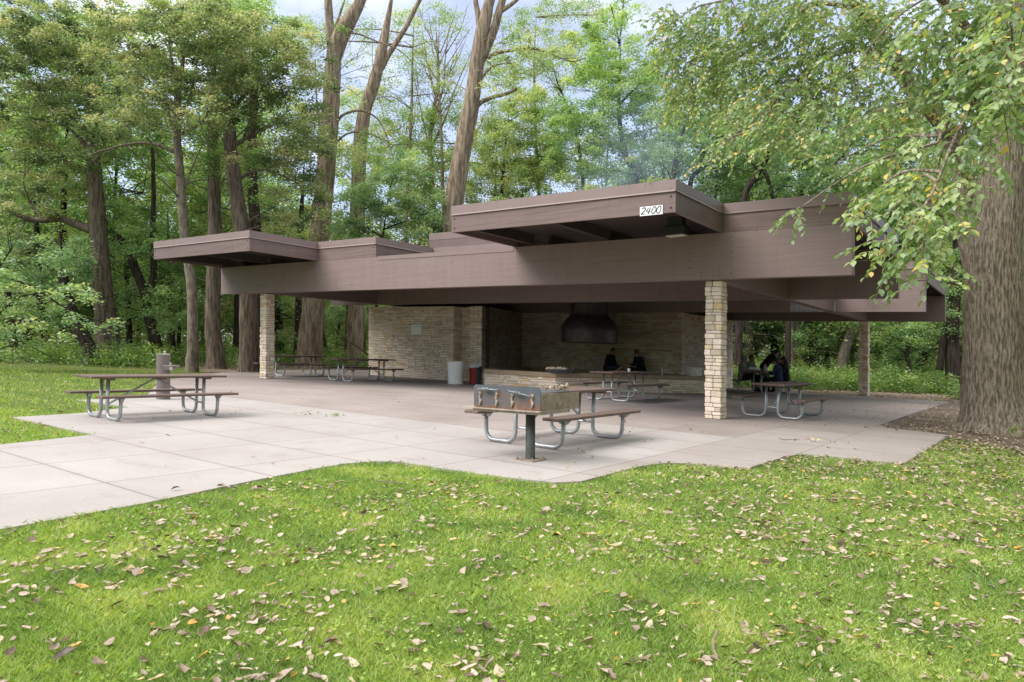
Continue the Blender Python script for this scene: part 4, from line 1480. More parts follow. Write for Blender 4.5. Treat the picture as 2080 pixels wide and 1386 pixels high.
def bough_clumps(b, d, dd):
    """clump centres filling one leafy mass given as (u, v, half width, half height[, distance])"""
    u, v, ru, rv = b[:4]
    d0 = b[4] if len(b) > 4 else d
    ru, rv = ru * 1.15, rv * 1.2
    A = PI * ru * rv * (d0 / FOC) ** 2
    R0 = 0.030 * d0 ** 0.9 * 0.68
    n = max(4, int(A / (PI * R0 * R0) * 2.3))
    out = []
    for i in range(n):
        a, q = random.uniform(0, 2 * PI), math.sqrt(random.random())
        out.append(tuple(P(u + ru * q * math.cos(a), v + rv * q * math.sin(a), d0 + random.uniform(-dd, dd))))
    return out, R0, A


def tree(label, path, d, r0, r1, bark, boughs=(), leaf='leaf_green', limbs=(), size=0.13, dd=2.2, dens=1.5, group=None, val=(0.2, 0.75), flare=0.5, name='tree', flat=0.5, n=12, twig=True):
    b = on_ground(path[0][0], d)
    root = thing(name, b, label, 'tree', group)
    pts = [(b.x, b.y, b.z - 0.15)] + px_path(path, d)
    if pts[1][2] < b.z + 0.4:
        pts[1] = (pts[1][0], pts[1][1], b.z + 0.5)
    pts = catmull(pts, 5)
    tr = MB()
    rr_ = radii(len(pts), r0, r1, flare)
    m_ = len(pts) - 1
    rr_ = [q * min(1, 0.12 + (m_ - i) / (0.22 * m_)) for i, q in enumerate(rr_)]
    tr.tube(pts, rr_, n, caps=True, jit=0.05)
    for lp, la, lb in limbs:
        q = catmull(px_path(lp, d), 4)
        tr.tube(q, radii(len(q), la, lb), 8, jit=0.06)
    br = tr
    anchor = [Vector(p) for p in pts[3:]]
    for lp, la, lb in limbs:
        anchor += [Vector(p) for p in catmull(px_path(lp, d), 3)]
    Vs, vals = [], []
    for bo in boughs:
        C, R0, A = bough_clumps(bo, d, dd)
        Ca = np.array(C)
        R = R0 * rng.uniform(0.7, 1.35, len(C))
        per = max(10, 2.2 * dens * A / (0.28 * size * size) / len(C))
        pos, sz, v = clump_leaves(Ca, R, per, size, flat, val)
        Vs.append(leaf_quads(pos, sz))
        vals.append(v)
        if twig and anchor:
            cen = sum((Vector(c) for c in C), Vector()) / len(C)
            near = min(anchor, key=lambda q: (q - cen).length + 1.2 * max(0, q.z - cen.z))
            if (near - cen).length < 9:
                m1 = near.lerp(cen, 0.5) + Vector((random.uniform(-.3, .3), random.uniform(-.3, .3), random.uniform(0, 0.5)))
                rb_ = min(0.07, 0.018 + 0.010 * (near - cen).length)
                q = catmull([tuple(near), tuple(m1), tuple(cen)], 4)
                br.tube(q, radii(len(q), rb_, rb_ * 0.4), 6)
                for c in C[::2]:
                    c = Vector(c)
                    s0 = cen.lerp(m1, random.random() * 0.7)
                    br.tube([tuple(s0), tuple(s0.lerp(c, 0.5) + Vector((0, 0, 0.12))), tuple(c)], [rb_ * 0.4, rb_ * 0.28, 0.006], 5)
    if d < 47:
        rs = random.Random(len(label) * 7 + int(d * 10))
        for k in range(9):
            q0 = Vector(pts[int(len(pts) * rs.uniform(0.28, 0.85))])
            aa = rs.uniform(0, 2 * PI)
            L = rs.uniform(1.2, 3.4)
            dv_ = Vector((math.cos(aa), math.sin(aa), rs.uniform(-0.05, 0.7))).normalized()
            q1 = q0 + dv_ * L * 0.45 + Vector((0, 0, rs.uniform(-.1, .25)))
            q2 = q0 + dv_ * L + Vector((rs.uniform(-.4, .4), rs.uniform(-.4, .4), rs.uniform(-.5, .3)))
            rb_ = rs.uniform(0.018, 0.045)
            tr.tube(catmull([tuple(q0), tuple(q1), tuple(q2)], 3), radii(7, rb_, 0.007), 5)
            for k2 in range(3):
                s0 = q1.lerp(q2, rs.uniform(0, 0.8))
                e_ = s0 + (dv_ + Vector((rs.uniform(-1, 1), rs.uniform(-1, 1), rs.uniform(-.6, .6)))).normalized() * L * 0.35
                tr.tube([tuple(s0), tuple(s0.lerp(e_, 0.5) + Vector((0, 0, 0.06))), tuple(e_)], [rb_ * 0.4, rb_ * 0.25, 0.004], 4)
    tr.build('trunk', M[bark], root, origin=b, smooth=True)
    if Vs:
        np_obj('crown', np.concatenate(Vs), 4, M[leaf], np.concatenate(vals), root, b)
    return root

random.seed(31)
EDGE = 'trees at the edge of the woods'
# --- left of the pavilion
tree('light grey trunked tree with a scarred bald patch beside the left roof corner', [(390, 755), (392, 690), (390, 600), (384, 540), (372, 450), (365, 340), (360, 280), (361, 200), (372, 120), (380, 20)], 27.6, 0.235, 0.11, 'bark_light',
     [(350, 90, 150, 75), (300, 190, 110, 45), (420, 160, 90, 50), (330, 20, 140, 35), (255, 250, 80, 22), (460, 225, 60, 25), (440, 60, 80, 50), (280, 130, 70, 35), (400, 260, 55, 18)],
     'leaf_olive', [([(362, 285), (345, 240), (325, 160)], 0.10, 0.03), ([(360, 250), (385, 200), (402, 120)], 0.09, 0.03), ([(358, 312), (310, 292), (250, 295), (170, 318)], 0.08, 0.015), ([(372, 270), (420, 235), (440, 130)], 0.07, 0.02), ([(362, 190), (350, 130), (340, 60)], 0.07, 0.02), ([(375, 380), (395, 330), (415, 285)], 0.05, 0.015)],
     0.125, 2.5, 1.45, EDGE, (0.08, 0.85), 0.25)
tree('thick dark trunked tree at far left with a long crooked limb', [(222, 718), (214, 640), (205, 540), (198, 440), (192, 360), (187, 280), (186, 180), (182, 60)], 33, 0.56, 0.2, 'bark_mid',
     [(90, 60, 130, 60), (60, 160, 110, 55), (170, 170, 110, 50), (70, 250, 100, 32), (130, 310, 110, 30), (50, 340, 80, 30), (110, 375, 80, 22), (200, 250, 80, 28), (20, 60, 70, 70), (180, 90, 90, 50), (40, 420, 70, 25), (10, 500, 60, 40)],
     'leaf_olive', [([(196, 470), (165, 460), (120, 444), (85, 448), (45, 440), (8, 424)], 0.25, 0.08), ([(90, 446), (70, 425), (62, 415)], 0.12, 0.05), ([(192, 310), (150, 270), (110, 240)], 0.12, 0.03), ([(188, 230), (240, 190), (262, 120)], 0.12, 0.03), ([(192, 320), (140, 260), (125, 255)], 0.1, 0.03)],
     0.14, 2.5, 1.4, EDGE, (0.05, 0.84), 0.6)
tree('straight brown trunk rising just left of the front beam end', [(438, 748), (432, 660), (434, 560), (436, 470), (434, 340), (432, 240), (436, 100)], 31.5, 0.40, 0.2, 'bark_mid',
     [(440, 270, 60, 28), (490, 320, 60, 22), (470, 30, 80, 45), (420, 330, 35, 20)], 'leaf_green', [([(434, 330), (470, 290), (500, 260)], 0.08, 0.02)], 0.13, 2, 1.3, EDGE, (0.15, 0.7))
tree('tall brown trunk standing behind the left stone pillar', [(506, 757), (505, 640), (502, 560), (487, 440), (474, 350), (466, 270), (462, 160), (470, 40)], 29.0, 0.42, 0.2, 'bark_mid',
     [(560, 190, 110, 60), (590, 265, 80, 38), (555, 325, 90, 30), (615, 330, 55, 30), (600, 395, 70, 25), (570, 120, 95, 50), (520, 70, 90, 40), (640, 290, 40, 25), (620, 430, 50, 18), (500, 190, 60, 40), (560, 450, 50, 14)],
     'leaf_olive', [([(470, 300), (520, 270), (580, 250), (640, 285)], 0.10, 0.015), ([(466, 230), (520, 170), (580, 130)], 0.10, 0.02), ([(476, 370), (530, 345), (600, 370), (650, 410)], 0.08, 0.012)], 0.125, 2.4, 1.4, EDGE, (0.06, 0.84))
tree('dark trunk close behind the tall trunk at the left pillar', [(522, 752), (524, 600), (520, 480), (513, 380), (512, 280), (520, 120), (528, 10)], 34, 0.36, 0.17, 'bark_dark',
     [(540, 30, 60, 45), (480, 120, 60, 40), (545, 380, 50, 25)], 'leaf_green', (), 0.13, 2, 1.2, EDGE, (0.2, 0.7))
tree('tall forked tan trunk lit from the front behind the roof', [(628, 748), (635, 640), (645, 520), (655, 420), (664, 320), (672, 220), (676, 150), (679, 105), (690, 70), (715, 30), (745, -30), (770, -100)], 36, 0.62, 0.28, 'bark_tan',
     [(640, 240, 40, 22), (720, 300, 50, 30), (650, 470, 40, 20), (640, 60, 50, 20)], 'leaf_yellow',
     [([(678, 135), (671, 70), (667, 10), (664, -60)], 0.28, 0.16), ([(679, 130), (700, 75), (728, 20), (755, -50)], 0.28, 0.16), ([(680, 60), (690, 30), (700, 0)], 0.08, 0.04),
      ([(684, 248), (700, 232), (735, 225), (770, 245), (790, 290), (800, 330)], 0.09, 0.02), ([(682, 292), (705, 272), (745, 270), (790, 290)], 0.07, 0.02), ([(700, 66), (730, 70), (765, 84), (810, 102), (840, 130)], 0.06, 0.02), ([(660, 300), (645, 230), (640, 120)], 0.08, 0.03)],
     0.13, 2, 1.0, EDGE, (0.15, 0.7), 0.4)
tree('leaning trunk with two limbs right of the tall forked trunk', [(722, 738), (724, 560), (727, 400), (731, 300), (740, 230), (756, 180), (770, 130), (786, 50), (800, -30)], 41, 0.52, 0.28, 'bark_tan',
     [(750, 330, 40, 30), (700, 380, 50, 30), (720, 200, 25, 25)], 'leaf_green', [([(768, 150), (790, 110), (822, 60), (850, 5), (870, -30)], 0.20, 0.10)], 0.14, 2, 1.0, EDGE, (0.3, 0.8), 0.4)
tree('great tan trunk leaning right behind the middle of the roof', [(900, 700), (908, 560), (918, 440), (930, 360), (943, 285), (954, 230), (962, 180), (970, 120), (978, 70), (990, 20), (1004, -40), (1015, -120)], 33, 0.55, 0.26, 'bark_tan',
     [(1040, 130, 55, 28), (1090, 115, 45, 25), (1140, 105, 40, 16), (1010, 170, 30, 16), (1060, 60, 40, 20)], 'leaf_yellow',
     [([(976, 90), (972, 40), (966, 0), (960, -40)], 0.16, 0.10), ([(978, 80), (992, 30), (1005, -20)], 0.18, 0.12), ([(968, 140), (1000, 70), (1015, 20), (1030, -30)], 0.24, 0.15), ([(1014, 25), (1040, 8), (1060, -10)], 0.12, 0.08),
      ([(990, 118), (1010, 108), (1050, 101), (1085, 99), (1125, 112), (1160, 125), (1190, 118)], 0.11, 0.02), ([(962, 225), (975, 210), (1000, 198), (1030, 190), (1050, 180)], 0.13, 0.07), ([(975, 165), (1000, 135), (1040, 128)], 0.08, 0.02)],
     0.13, 2, 0.9, EDGE, (0.2, 0.75), 0.3)
tree('thin topped bare branched tree between the two tan trunks', [(880, 700), (878, 500), (876, 340), (872, 300), (880, 230), (890, 170), (888, 100), (884, 30)], 48, 0.30, 0.06, 'bark_tan',
     [(850, 260, 45, 45), (900, 240, 40, 35), (860, 360, 60, 30)], 'leaf_green',
     [([(880, 240), (900, 180), (905, 110), (915, 40)], 0.09, 0.02), ([(886, 200), (868, 130), (858, 60)], 0.08, 0.015), ([(905, 110), (935, 60), (950, 10)], 0.05, 0.012), ([(900, 160), (925, 120), (940, 90)], 0.04, 0.01), ([(876, 300), (905, 240), (925, 180), (960, 100)], 0.10, 0.02), ([(872, 300), (850, 200), (835, 120)], 0.07, 0.012)], 0.15, 2, 0.9, EDGE, (0.3, 0.8), 0.3)
tree('feathery grey green small tree behind the left roof step', [(760, 730), (765, 600), (775, 500), (785, 430)], 33, 0.14, 0.04, 'bark_dark',
     [(770, 420, 70, 40), (850, 430, 60, 45), (800, 380, 60, 35), (720, 430, 50, 40), (880, 470, 50, 25), (760, 470, 70, 25), (700, 480, 40, 20), (830, 340, 50, 30)], 'leaf_bluegreen', (), 0.12, 1.8, 1.6, EDGE, (0.2, 0.8))
tree('leafy tree with pale crown right of the leaning tan trunk', [(1010, 700), (1015, 520), (1020, 380), (1030, 250)], 44, 0.25, 0.07, 'bark_dark',
     [(1010, 300, 60, 50), (1060, 250, 60, 50), (1030, 370, 80, 40), (970, 370, 50, 40), (1090, 330, 50, 50), (1050, 190, 45, 35), (1100, 230, 35, 40)], 'leaf_yellow', (), 0.15, 2.5, 1.35, EDGE, (0.25, 0.8))
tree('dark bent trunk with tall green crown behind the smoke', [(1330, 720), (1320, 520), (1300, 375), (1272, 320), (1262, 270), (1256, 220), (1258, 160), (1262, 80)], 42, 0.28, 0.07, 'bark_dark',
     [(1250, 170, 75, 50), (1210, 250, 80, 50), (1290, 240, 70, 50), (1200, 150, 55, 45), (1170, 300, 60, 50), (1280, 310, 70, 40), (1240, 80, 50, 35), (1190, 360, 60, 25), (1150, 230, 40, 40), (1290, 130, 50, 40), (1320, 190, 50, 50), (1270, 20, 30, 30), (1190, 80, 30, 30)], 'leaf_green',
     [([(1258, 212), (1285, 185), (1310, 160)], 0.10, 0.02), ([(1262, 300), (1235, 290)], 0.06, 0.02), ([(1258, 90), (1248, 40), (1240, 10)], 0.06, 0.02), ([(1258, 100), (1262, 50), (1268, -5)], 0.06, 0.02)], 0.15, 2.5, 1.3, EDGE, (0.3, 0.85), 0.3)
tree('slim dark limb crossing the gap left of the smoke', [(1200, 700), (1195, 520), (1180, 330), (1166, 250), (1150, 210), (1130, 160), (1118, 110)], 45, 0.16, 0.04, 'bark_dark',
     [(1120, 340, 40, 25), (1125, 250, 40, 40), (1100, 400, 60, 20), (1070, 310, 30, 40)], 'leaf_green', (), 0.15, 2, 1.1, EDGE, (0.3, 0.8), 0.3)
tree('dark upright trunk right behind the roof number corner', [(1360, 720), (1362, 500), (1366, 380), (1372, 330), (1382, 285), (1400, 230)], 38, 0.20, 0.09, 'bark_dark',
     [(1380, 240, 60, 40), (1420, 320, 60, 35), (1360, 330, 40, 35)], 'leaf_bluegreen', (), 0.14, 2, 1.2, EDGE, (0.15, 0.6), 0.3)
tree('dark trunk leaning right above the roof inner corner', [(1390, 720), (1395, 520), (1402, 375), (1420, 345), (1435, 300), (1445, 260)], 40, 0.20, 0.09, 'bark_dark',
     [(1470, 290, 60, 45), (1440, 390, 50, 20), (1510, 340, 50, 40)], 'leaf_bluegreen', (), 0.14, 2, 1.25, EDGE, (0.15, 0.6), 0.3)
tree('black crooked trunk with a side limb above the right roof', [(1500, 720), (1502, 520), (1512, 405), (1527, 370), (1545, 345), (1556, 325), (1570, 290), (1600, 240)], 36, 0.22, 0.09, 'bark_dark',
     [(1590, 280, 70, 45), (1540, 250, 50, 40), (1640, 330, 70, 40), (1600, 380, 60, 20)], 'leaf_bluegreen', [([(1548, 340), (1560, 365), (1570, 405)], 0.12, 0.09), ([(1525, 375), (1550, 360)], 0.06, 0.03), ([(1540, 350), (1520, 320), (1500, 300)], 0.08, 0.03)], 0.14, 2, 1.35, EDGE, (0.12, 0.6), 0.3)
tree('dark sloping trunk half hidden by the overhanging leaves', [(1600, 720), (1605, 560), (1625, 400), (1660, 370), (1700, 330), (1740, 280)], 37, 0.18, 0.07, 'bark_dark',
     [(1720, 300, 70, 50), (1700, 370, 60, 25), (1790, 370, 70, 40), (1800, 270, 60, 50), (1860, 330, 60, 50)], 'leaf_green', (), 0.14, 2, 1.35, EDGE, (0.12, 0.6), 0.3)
# --- seen under the roof
tree('pale grey trunk seen under the roof left of the standing man', [(1521, 752), (1521, 690), (1519, 620), (1516, 500), (1512, 380)], 44, 0.29, 0.2, 'bark_light', [(1540, 560, 80, 40), (1470, 600, 60, 30)], 'leaf_green', (), 0.14, 2, 1.0, EDGE, (0.3, 0.8), 0.2)
tree('pinkish grey trunk seen under the roof right of the standing man', [(1607, 755), (1606, 690), (1605, 620), (1603, 500), (1600, 400)], 41, 0.24, 0.18, 'bark_light', [(1640, 690, 40, 24), (1660, 600, 60, 40)], 'leaf_green', [([(1611, 750), (1616, 690), (1620, 640), (1622, 560)], 0.14, 0.10)], 0.14, 2, 1.1, EDGE, (0.25, 0.75), 0.2)
tree('leaning pale trunk left of the far right stone pillar', [(1706, 757), (1715, 715), (1728, 675), (1742, 620), (1760, 540)], 40, 0.32, 0.22, 'bark_light', [(1780, 680, 50, 25), (1760, 640, 50, 20)], 'leaf_green', (), 0.14, 2, 1.2, EDGE, (0.25, 0.8), 0.3)
tree('thin dark leaning trunk between the two pale trunks', [(1645, 748), (1655, 710), (1668, 670), (1680, 600)], 46, 0.17, 0.12, 'bark_dark', [(1680, 700, 30, 20)], 'leaf_green', (), 0.14, 2, 1.0, EDGE, (0.25, 0.75), 0.2)
tree('dark forked trunk under the roof behind the seated group', [(1590, 752), (1578, 705), (1566, 680), (1545, 655), (1530, 600)], 50, 0.18, 0.10, 'bark_dark', [(1560, 670, 40, 20)], 'leaf_yellow', [([(1575, 700), (1560, 685), (1548, 668)], 0.1, 0.06)], 0.14, 2, 0.8, EDGE, (0.25, 0.75), 0.2)
tree('thin crooked stem just right of the back wall', [(1492, 762), (1490, 735), (1498, 710), (1508, 680), (1514, 640)], 42, 0.13, 0.09, 'bark_dark', [(1500, 690, 25, 25)], 'leaf_yellow', (), 0.14, 2, 1.0, EDGE, (0.25, 0.75), 0.2)
tree('dark ivy covered trunk just left of the big right tree', [(1936, 768), (1934, 700), (1938, 620), (1944, 540), (1950, 440), (1955, 330)], 33, 0.34, 0.2, 'bark_dark', [(1945, 560, 24, 50), (1960, 640, 30, 30), (1935, 470, 30, 40), (1900, 600, 40, 30), (1890, 680, 45, 25)], 'leaf_green', [([(1908, 752), (1915, 700), (1926, 640), (1938, 580)], 0.16, 0.12)], 0.13, 0.9, 1.4, EDGE, (0.1, 0.6), 0.3)
tree('dark crooked stem in the bushes right of the far pillar', [(1850, 760), (1842, 720), (1850, 690), (1870, 670), (1890, 650)], 36, 0.12, 0.07, 'bark_dark', [(1830, 690, 50, 25), (1860, 640, 50, 30), (1800, 640, 40, 30), (1820, 730, 40, 18)], 'leaf_green', (), 0.13, 1.5, 1.4, EDGE, (0.15, 0.7), 0.2)
# --- seen under the left end of the roof
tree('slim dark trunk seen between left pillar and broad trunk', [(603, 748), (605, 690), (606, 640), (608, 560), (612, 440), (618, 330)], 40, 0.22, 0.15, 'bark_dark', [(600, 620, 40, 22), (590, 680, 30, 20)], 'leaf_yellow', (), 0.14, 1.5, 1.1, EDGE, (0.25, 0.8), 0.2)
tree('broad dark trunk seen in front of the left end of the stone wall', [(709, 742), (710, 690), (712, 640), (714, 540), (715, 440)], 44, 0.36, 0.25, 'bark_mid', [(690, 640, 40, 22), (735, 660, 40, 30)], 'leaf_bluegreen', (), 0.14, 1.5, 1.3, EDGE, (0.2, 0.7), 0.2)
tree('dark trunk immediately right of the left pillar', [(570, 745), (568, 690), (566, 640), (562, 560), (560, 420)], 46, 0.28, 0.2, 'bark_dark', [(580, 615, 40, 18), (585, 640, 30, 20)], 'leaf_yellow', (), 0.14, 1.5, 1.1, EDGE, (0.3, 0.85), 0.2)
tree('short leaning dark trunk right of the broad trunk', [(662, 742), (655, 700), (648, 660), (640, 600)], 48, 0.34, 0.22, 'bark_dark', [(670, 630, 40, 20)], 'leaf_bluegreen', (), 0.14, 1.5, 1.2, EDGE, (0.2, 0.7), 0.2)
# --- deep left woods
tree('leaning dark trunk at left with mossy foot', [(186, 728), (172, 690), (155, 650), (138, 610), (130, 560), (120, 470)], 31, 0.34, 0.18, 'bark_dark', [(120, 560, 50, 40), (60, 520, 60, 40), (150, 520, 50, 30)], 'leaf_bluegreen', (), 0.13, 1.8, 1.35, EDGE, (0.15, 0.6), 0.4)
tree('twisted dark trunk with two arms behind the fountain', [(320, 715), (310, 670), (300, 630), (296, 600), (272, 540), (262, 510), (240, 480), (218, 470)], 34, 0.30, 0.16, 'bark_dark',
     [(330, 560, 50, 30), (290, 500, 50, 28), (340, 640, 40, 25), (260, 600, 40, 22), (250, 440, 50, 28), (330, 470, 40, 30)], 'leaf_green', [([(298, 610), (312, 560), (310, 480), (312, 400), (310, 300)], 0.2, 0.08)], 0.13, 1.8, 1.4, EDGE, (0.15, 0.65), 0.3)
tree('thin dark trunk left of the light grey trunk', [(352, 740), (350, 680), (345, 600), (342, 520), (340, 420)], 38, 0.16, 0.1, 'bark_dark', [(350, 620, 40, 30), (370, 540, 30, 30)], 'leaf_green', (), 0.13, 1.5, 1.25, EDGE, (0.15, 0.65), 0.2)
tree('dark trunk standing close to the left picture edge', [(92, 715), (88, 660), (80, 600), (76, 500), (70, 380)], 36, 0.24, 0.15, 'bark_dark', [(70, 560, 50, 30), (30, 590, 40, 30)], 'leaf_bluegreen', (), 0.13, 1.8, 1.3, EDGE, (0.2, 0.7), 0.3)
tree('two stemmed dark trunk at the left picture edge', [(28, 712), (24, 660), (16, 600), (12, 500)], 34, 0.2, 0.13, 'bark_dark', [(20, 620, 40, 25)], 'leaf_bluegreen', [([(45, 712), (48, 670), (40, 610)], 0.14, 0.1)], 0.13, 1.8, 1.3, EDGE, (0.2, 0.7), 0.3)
tree('young tree with pale drooping leaf sprays at far left', [(-40, 735), (-30, 600), (-10, 520)], 24, 0.12, 0.06, 'bark_dark', [(40, 600, 60, 32), (110, 655, 50, 26), (60, 670, 50, 22), (150, 600, 30, 18), (20, 540, 50, 26), (200, 655, 28, 12)], 'leaf_bluegreen', [([(-10, 560), (60, 580), (140, 630), (210, 655)], 0.05, 0.012)], 0.14, 1.2, 1.5, EDGE, (0.3, 0.82), 0.2)
tree('pale stemmed small tree in front of the deep woods left of the roof', [(262, 730), (262, 650), (258, 560), (255, 480)], 40, 0.2, 0.12, 'bark_dark', [(240, 560, 40, 25), (270, 650, 40, 30), (225, 690, 30, 20)], 'leaf_green', (), 0.13, 1.5, 1.3, EDGE, (0.2, 0.7), 0.2)

tree('tall bushy tree filling the upper left corner behind the other crowns', [(120, 722), (125, 600), (130, 400), (140, 200)], 38, 0.3, 0.1, 'bark_dark',
     [(60, 100, 140, 90), (240, 60, 120, 70), (200, 260, 120, 70), (60, 290, 110, 70), (350, 190, 90, 60), (120, 400, 110, 50), (300, 390, 80, 60), (430, 60, 80, 60), (440, 210, 60, 60), (250, 500, 90, 50), (100, 510, 90, 50), (330, 300, 80, 40)],
     'leaf_green', (), 0.17, 3, 1.2, EDGE, (0.2, 0.85))
tree('leafy tree behind the left roof slab with bright green crown', [(480, 735), (482, 600), (485, 450), (490, 300)], 40, 0.25, 0.08, 'bark_dark',
     [(470, 420, 60, 50), (560, 440, 60, 45), (610, 470, 50, 40), (400, 430, 40, 50), (540, 340, 70, 60), (460, 330, 60, 50), (600, 240, 50, 60), (560, 130, 60, 60)],
     'leaf_yellow', (), 0.16, 3, 1.1, EDGE, (0.2, 0.8))
tree('deep green tree behind the right roof step with dense crown', [(1640, 735), (1642, 600), (1648, 450), (1655, 300)], 43, 0.25, 0.08, 'bark_dark',
     [(1560, 300, 90, 60), (1660, 280, 90, 60), (1760, 290, 90, 70), (1860, 300, 80, 80), (1500, 370, 80, 40), (1640, 370, 100, 30), (1450, 250, 70, 60), (1880, 440, 60, 70), (1900, 560, 50, 50)],
     'leaf_green', (), 0.17, 3, 1.2, EDGE, (0.15, 0.7))
tree('light green tree closing the gap behind the leaning tan trunk', [(1000, 730), (1000, 560), (1005, 420), (1010, 300)], 50, 0.25, 0.08, 'bark_dark',
     [(980, 330, 70, 60), (1080, 370, 80, 40), (860, 330, 70, 50), (790, 290, 50, 60), (720, 330, 50, 60), (1050, 290, 60, 50), (1140, 340, 60, 40), (900, 400, 80, 40), (700, 220, 30, 40)],
     'leaf_yellow', (), 0.18, 3, 1.1, EDGE, (0.3, 0.85))

tree('thin leaved slender tree whose sprays cross the sky gap left of centre', [(820, 735), (822, 560), (826, 400), (835, 250), (838, 120), (842, 20)], 46, 0.2, 0.05, 'bark_tan',
     [(850, 170, 70, 60), (800, 90, 60, 50), (900, 80, 50, 60), (760, 200, 50, 60), (710, 60, 40, 60), (860, 30, 60, 30), (820, 260, 70, 50), (620, 90, 30, 60), (930, 190, 40, 60)], 'leaf_yellow', (), 0.13, 3, 0.45, EDGE, (0.15, 0.7))
tree('thin leaved slender tree whose sprays cross the sky gap right of centre', [(1100, 730), (1098, 560), (1095, 400), (1088, 260), (1085, 130), (1090, 20)], 47, 0.2, 0.05, 'bark_tan',
     [(1090, 60, 60, 50), (1150, 40, 60, 50), (1070, 160, 60, 50), (1130, 150, 50, 50), (1040, 230, 50, 50), (1180, 120, 40, 50), (1210, 40, 50, 40), (1010, 90, 30, 50)], 'leaf_yellow', (), 0.13, 3, 0.55, EDGE, (0.15, 0.7))
tree('bare twiggy treetop standing just left of the leaning tan trunk', [(905, 720), (902, 500), (898, 320), (893, 210), (890, 120), (893, 40)], 45, 0.2, 0.02, 'bark_tan', [(880, 330, 50, 40)], 'leaf_yellow',
     [([(893 + 0.1 * k, 240 - 22 * (k % 7)), (893 + (14 + 7 * (k % 4)) * (1 if k % 2 else -1), 190 - 22 * (k % 7)), (893 + (24 + 12 * (k % 4)) * (1 if k % 2 else -1), 120 - 20 * (k % 7) + 10 * (k % 3))], 0.045, 0.008) for k in range(14)]
     + [([(893 + (16 + 6 * (k % 4)) * (1 if k % 2 else -1), 180 - 22 * (k % 7)), (893 + (36 + 9 * (k % 3)) * (1 if k % 2 else -1), 150 - 20 * (k % 7)), (893 + (52 + 9 * (k % 3)) * (1 if k % 2 else -1), 128 - 20 * (k % 7))], 0.018, 0.005) for k in range(14)], 0.13, 2, 0.8, EDGE, (0.15, 0.7), 0.2)

# --- filler trees deeper in the woods: a few kinds, many copies
WOODS = 'slim trees deep in the woods'
protos = []
for q, (leaf, h, cw) in enumerate((('leaf_green', 13, 2.6), ('leaf_yellow', 12, 2.4), ('leaf_bluegreen', 14, 2.8), ('leaf_green', 15, 3.0), ('leaf_yellow', 10, 2.2))):
    root = thing('woodland_tree', (0, 0, 0), 'slim dark stemmed tree deep in the woods, one of many alike', 'tree', WOODS)
    random.seed(50 + q)
    mb = MB()
    pts = catmull([(0, 0, -0.3), (0.1, 0, 2), (random.uniform(-.4, .4), random.uniform(-.4, .4), h * 0.5), (random.uniform(-.8, .8), random.uniform(-.8, .8), h)], 5)
    mb.tube(pts, radii(len(pts), 0.19, 0.03, 0.4), 9, jit=0.06)
    C = []
    for i in range(46):
        z = h * random.uniform(0.16, 1.02)
        rr = cw * math.sin(PI * min(1, (z / h) * 0.8 + 0.17)) * math.sqrt(random.random())
        a = random.uniform(0, 2 * PI)
        c = (rr * math.cos(a), rr * math.sin(a), z)
        C.append(c)
        if i % 2 == 0:
            mb.tube([(0.1, 0, z * 0.85), (c[0] * 0.5, c[1] * 0.5, z * 0.95), c], [0.04, 0.025, 0.008], 5)
    mb.build('trunk', M['bark_dark'], root, smooth=True)
    pos, sz, v = clump_leaves(np.array(C), rng.uniform(0.8, 1.5, len(C)), 240, 0.21, 0.5, (0.15, 0.8))
    np_obj('crown', leaf_quads(pos, sz), 4, M[leaf], v, root)
    protos.append(root)
random.seed(77)
used = set()
for i in range(92):
    u = -150 + 2380 * ((i * 0.618034) % 1.0)
    d = random.uniform(42, 64)
    k = random.randrange(5)
    if 560 < u < 1180:
        k = random.choice((1, 4))
        d += 6
    o = copy_tree(protos[k]) if k in used else protos[k]
    used.add(k)
    o.location = on_ground(u, d)
    o.rotation_euler = (0, 0, random.uniform(0, 6.28))
    sc = random.uniform(0.85, 1.25) if not 560 < u < 1180 else random.uniform(0.8, 1.0)
    o.scale = (sc, sc, sc * random.uniform(0.9, 1.2))
for k, p in enumerate(protos):
    if k not in used:
        p.location = on_ground(300 + 100 * k, 50)

# --- the woods beyond, one mass
Vs, vals = [], []
for d0, d1, n, s_, top in ((62, 78, 130000, 0.42, 16), (84, 112, 110000, 0.62, 20)):
    th = rng.uniform(-0.86, 0.86, n)
    d = rng.uniform(d0, d1, n)
    xr = np.tan(th) * d
    x, y = CO * xr - SI * d, SI * xr + CO * d + CAM_Y
    hmax = top * (0.78 + 0.25 * np.sin(xr * 0.16 + d0) + 0.18 * np.sin(xr * 0.43 + 1.3) + 0.12 * np.sin(xr * 0.9))
    hmax = np.where((xr / d > -0.30) & (xr / d < 0.13), hmax * 0.85, hmax * 1.15)
    z = gzn(x, y) + hmax * rng.uniform(0, 1, n) ** 0.9
    pos = np.stack([x, y, z], 1)
    # gather the leaves in billows
    cell = np.floor(pos / 2.6)
    h = np.abs(np.sin(cell @ np.array([12.9898, 78.233, 37.719])) * 43758.5453) % 1
    keep = h > 0.16
    pos, h = pos[keep], h[keep]
    Vs.append(leaf_quads(pos, s_ * rng.uniform(0.6, 1.2, len(pos)), 0.8, 0.7))
    vals.append(np.clip(0.15 + 0.6 * h + rng.normal(0, 0.12, len(pos)), 0, 1))
n = 110000  # unseen woods round behind, added to block low sky light, nearest on the right
th = rng.uniform(0.98, 2 * PI - 0.98, n)
d = np.where(th < 2.3, rng.uniform(19, 32, n), rng.uniform(30, 48, n))
x, y = -np.sin(YAW - th) * d, np.cos(YAW - th) * d + CAM_Y
z = gzn(x, y) + np.where(th < 2.3, 21, 17) * (0.85 + 0.15 * np.sin(th * 9)) * rng.uniform(0, 1, n) ** 0.9
pos = np.stack([x, y, z], 1)
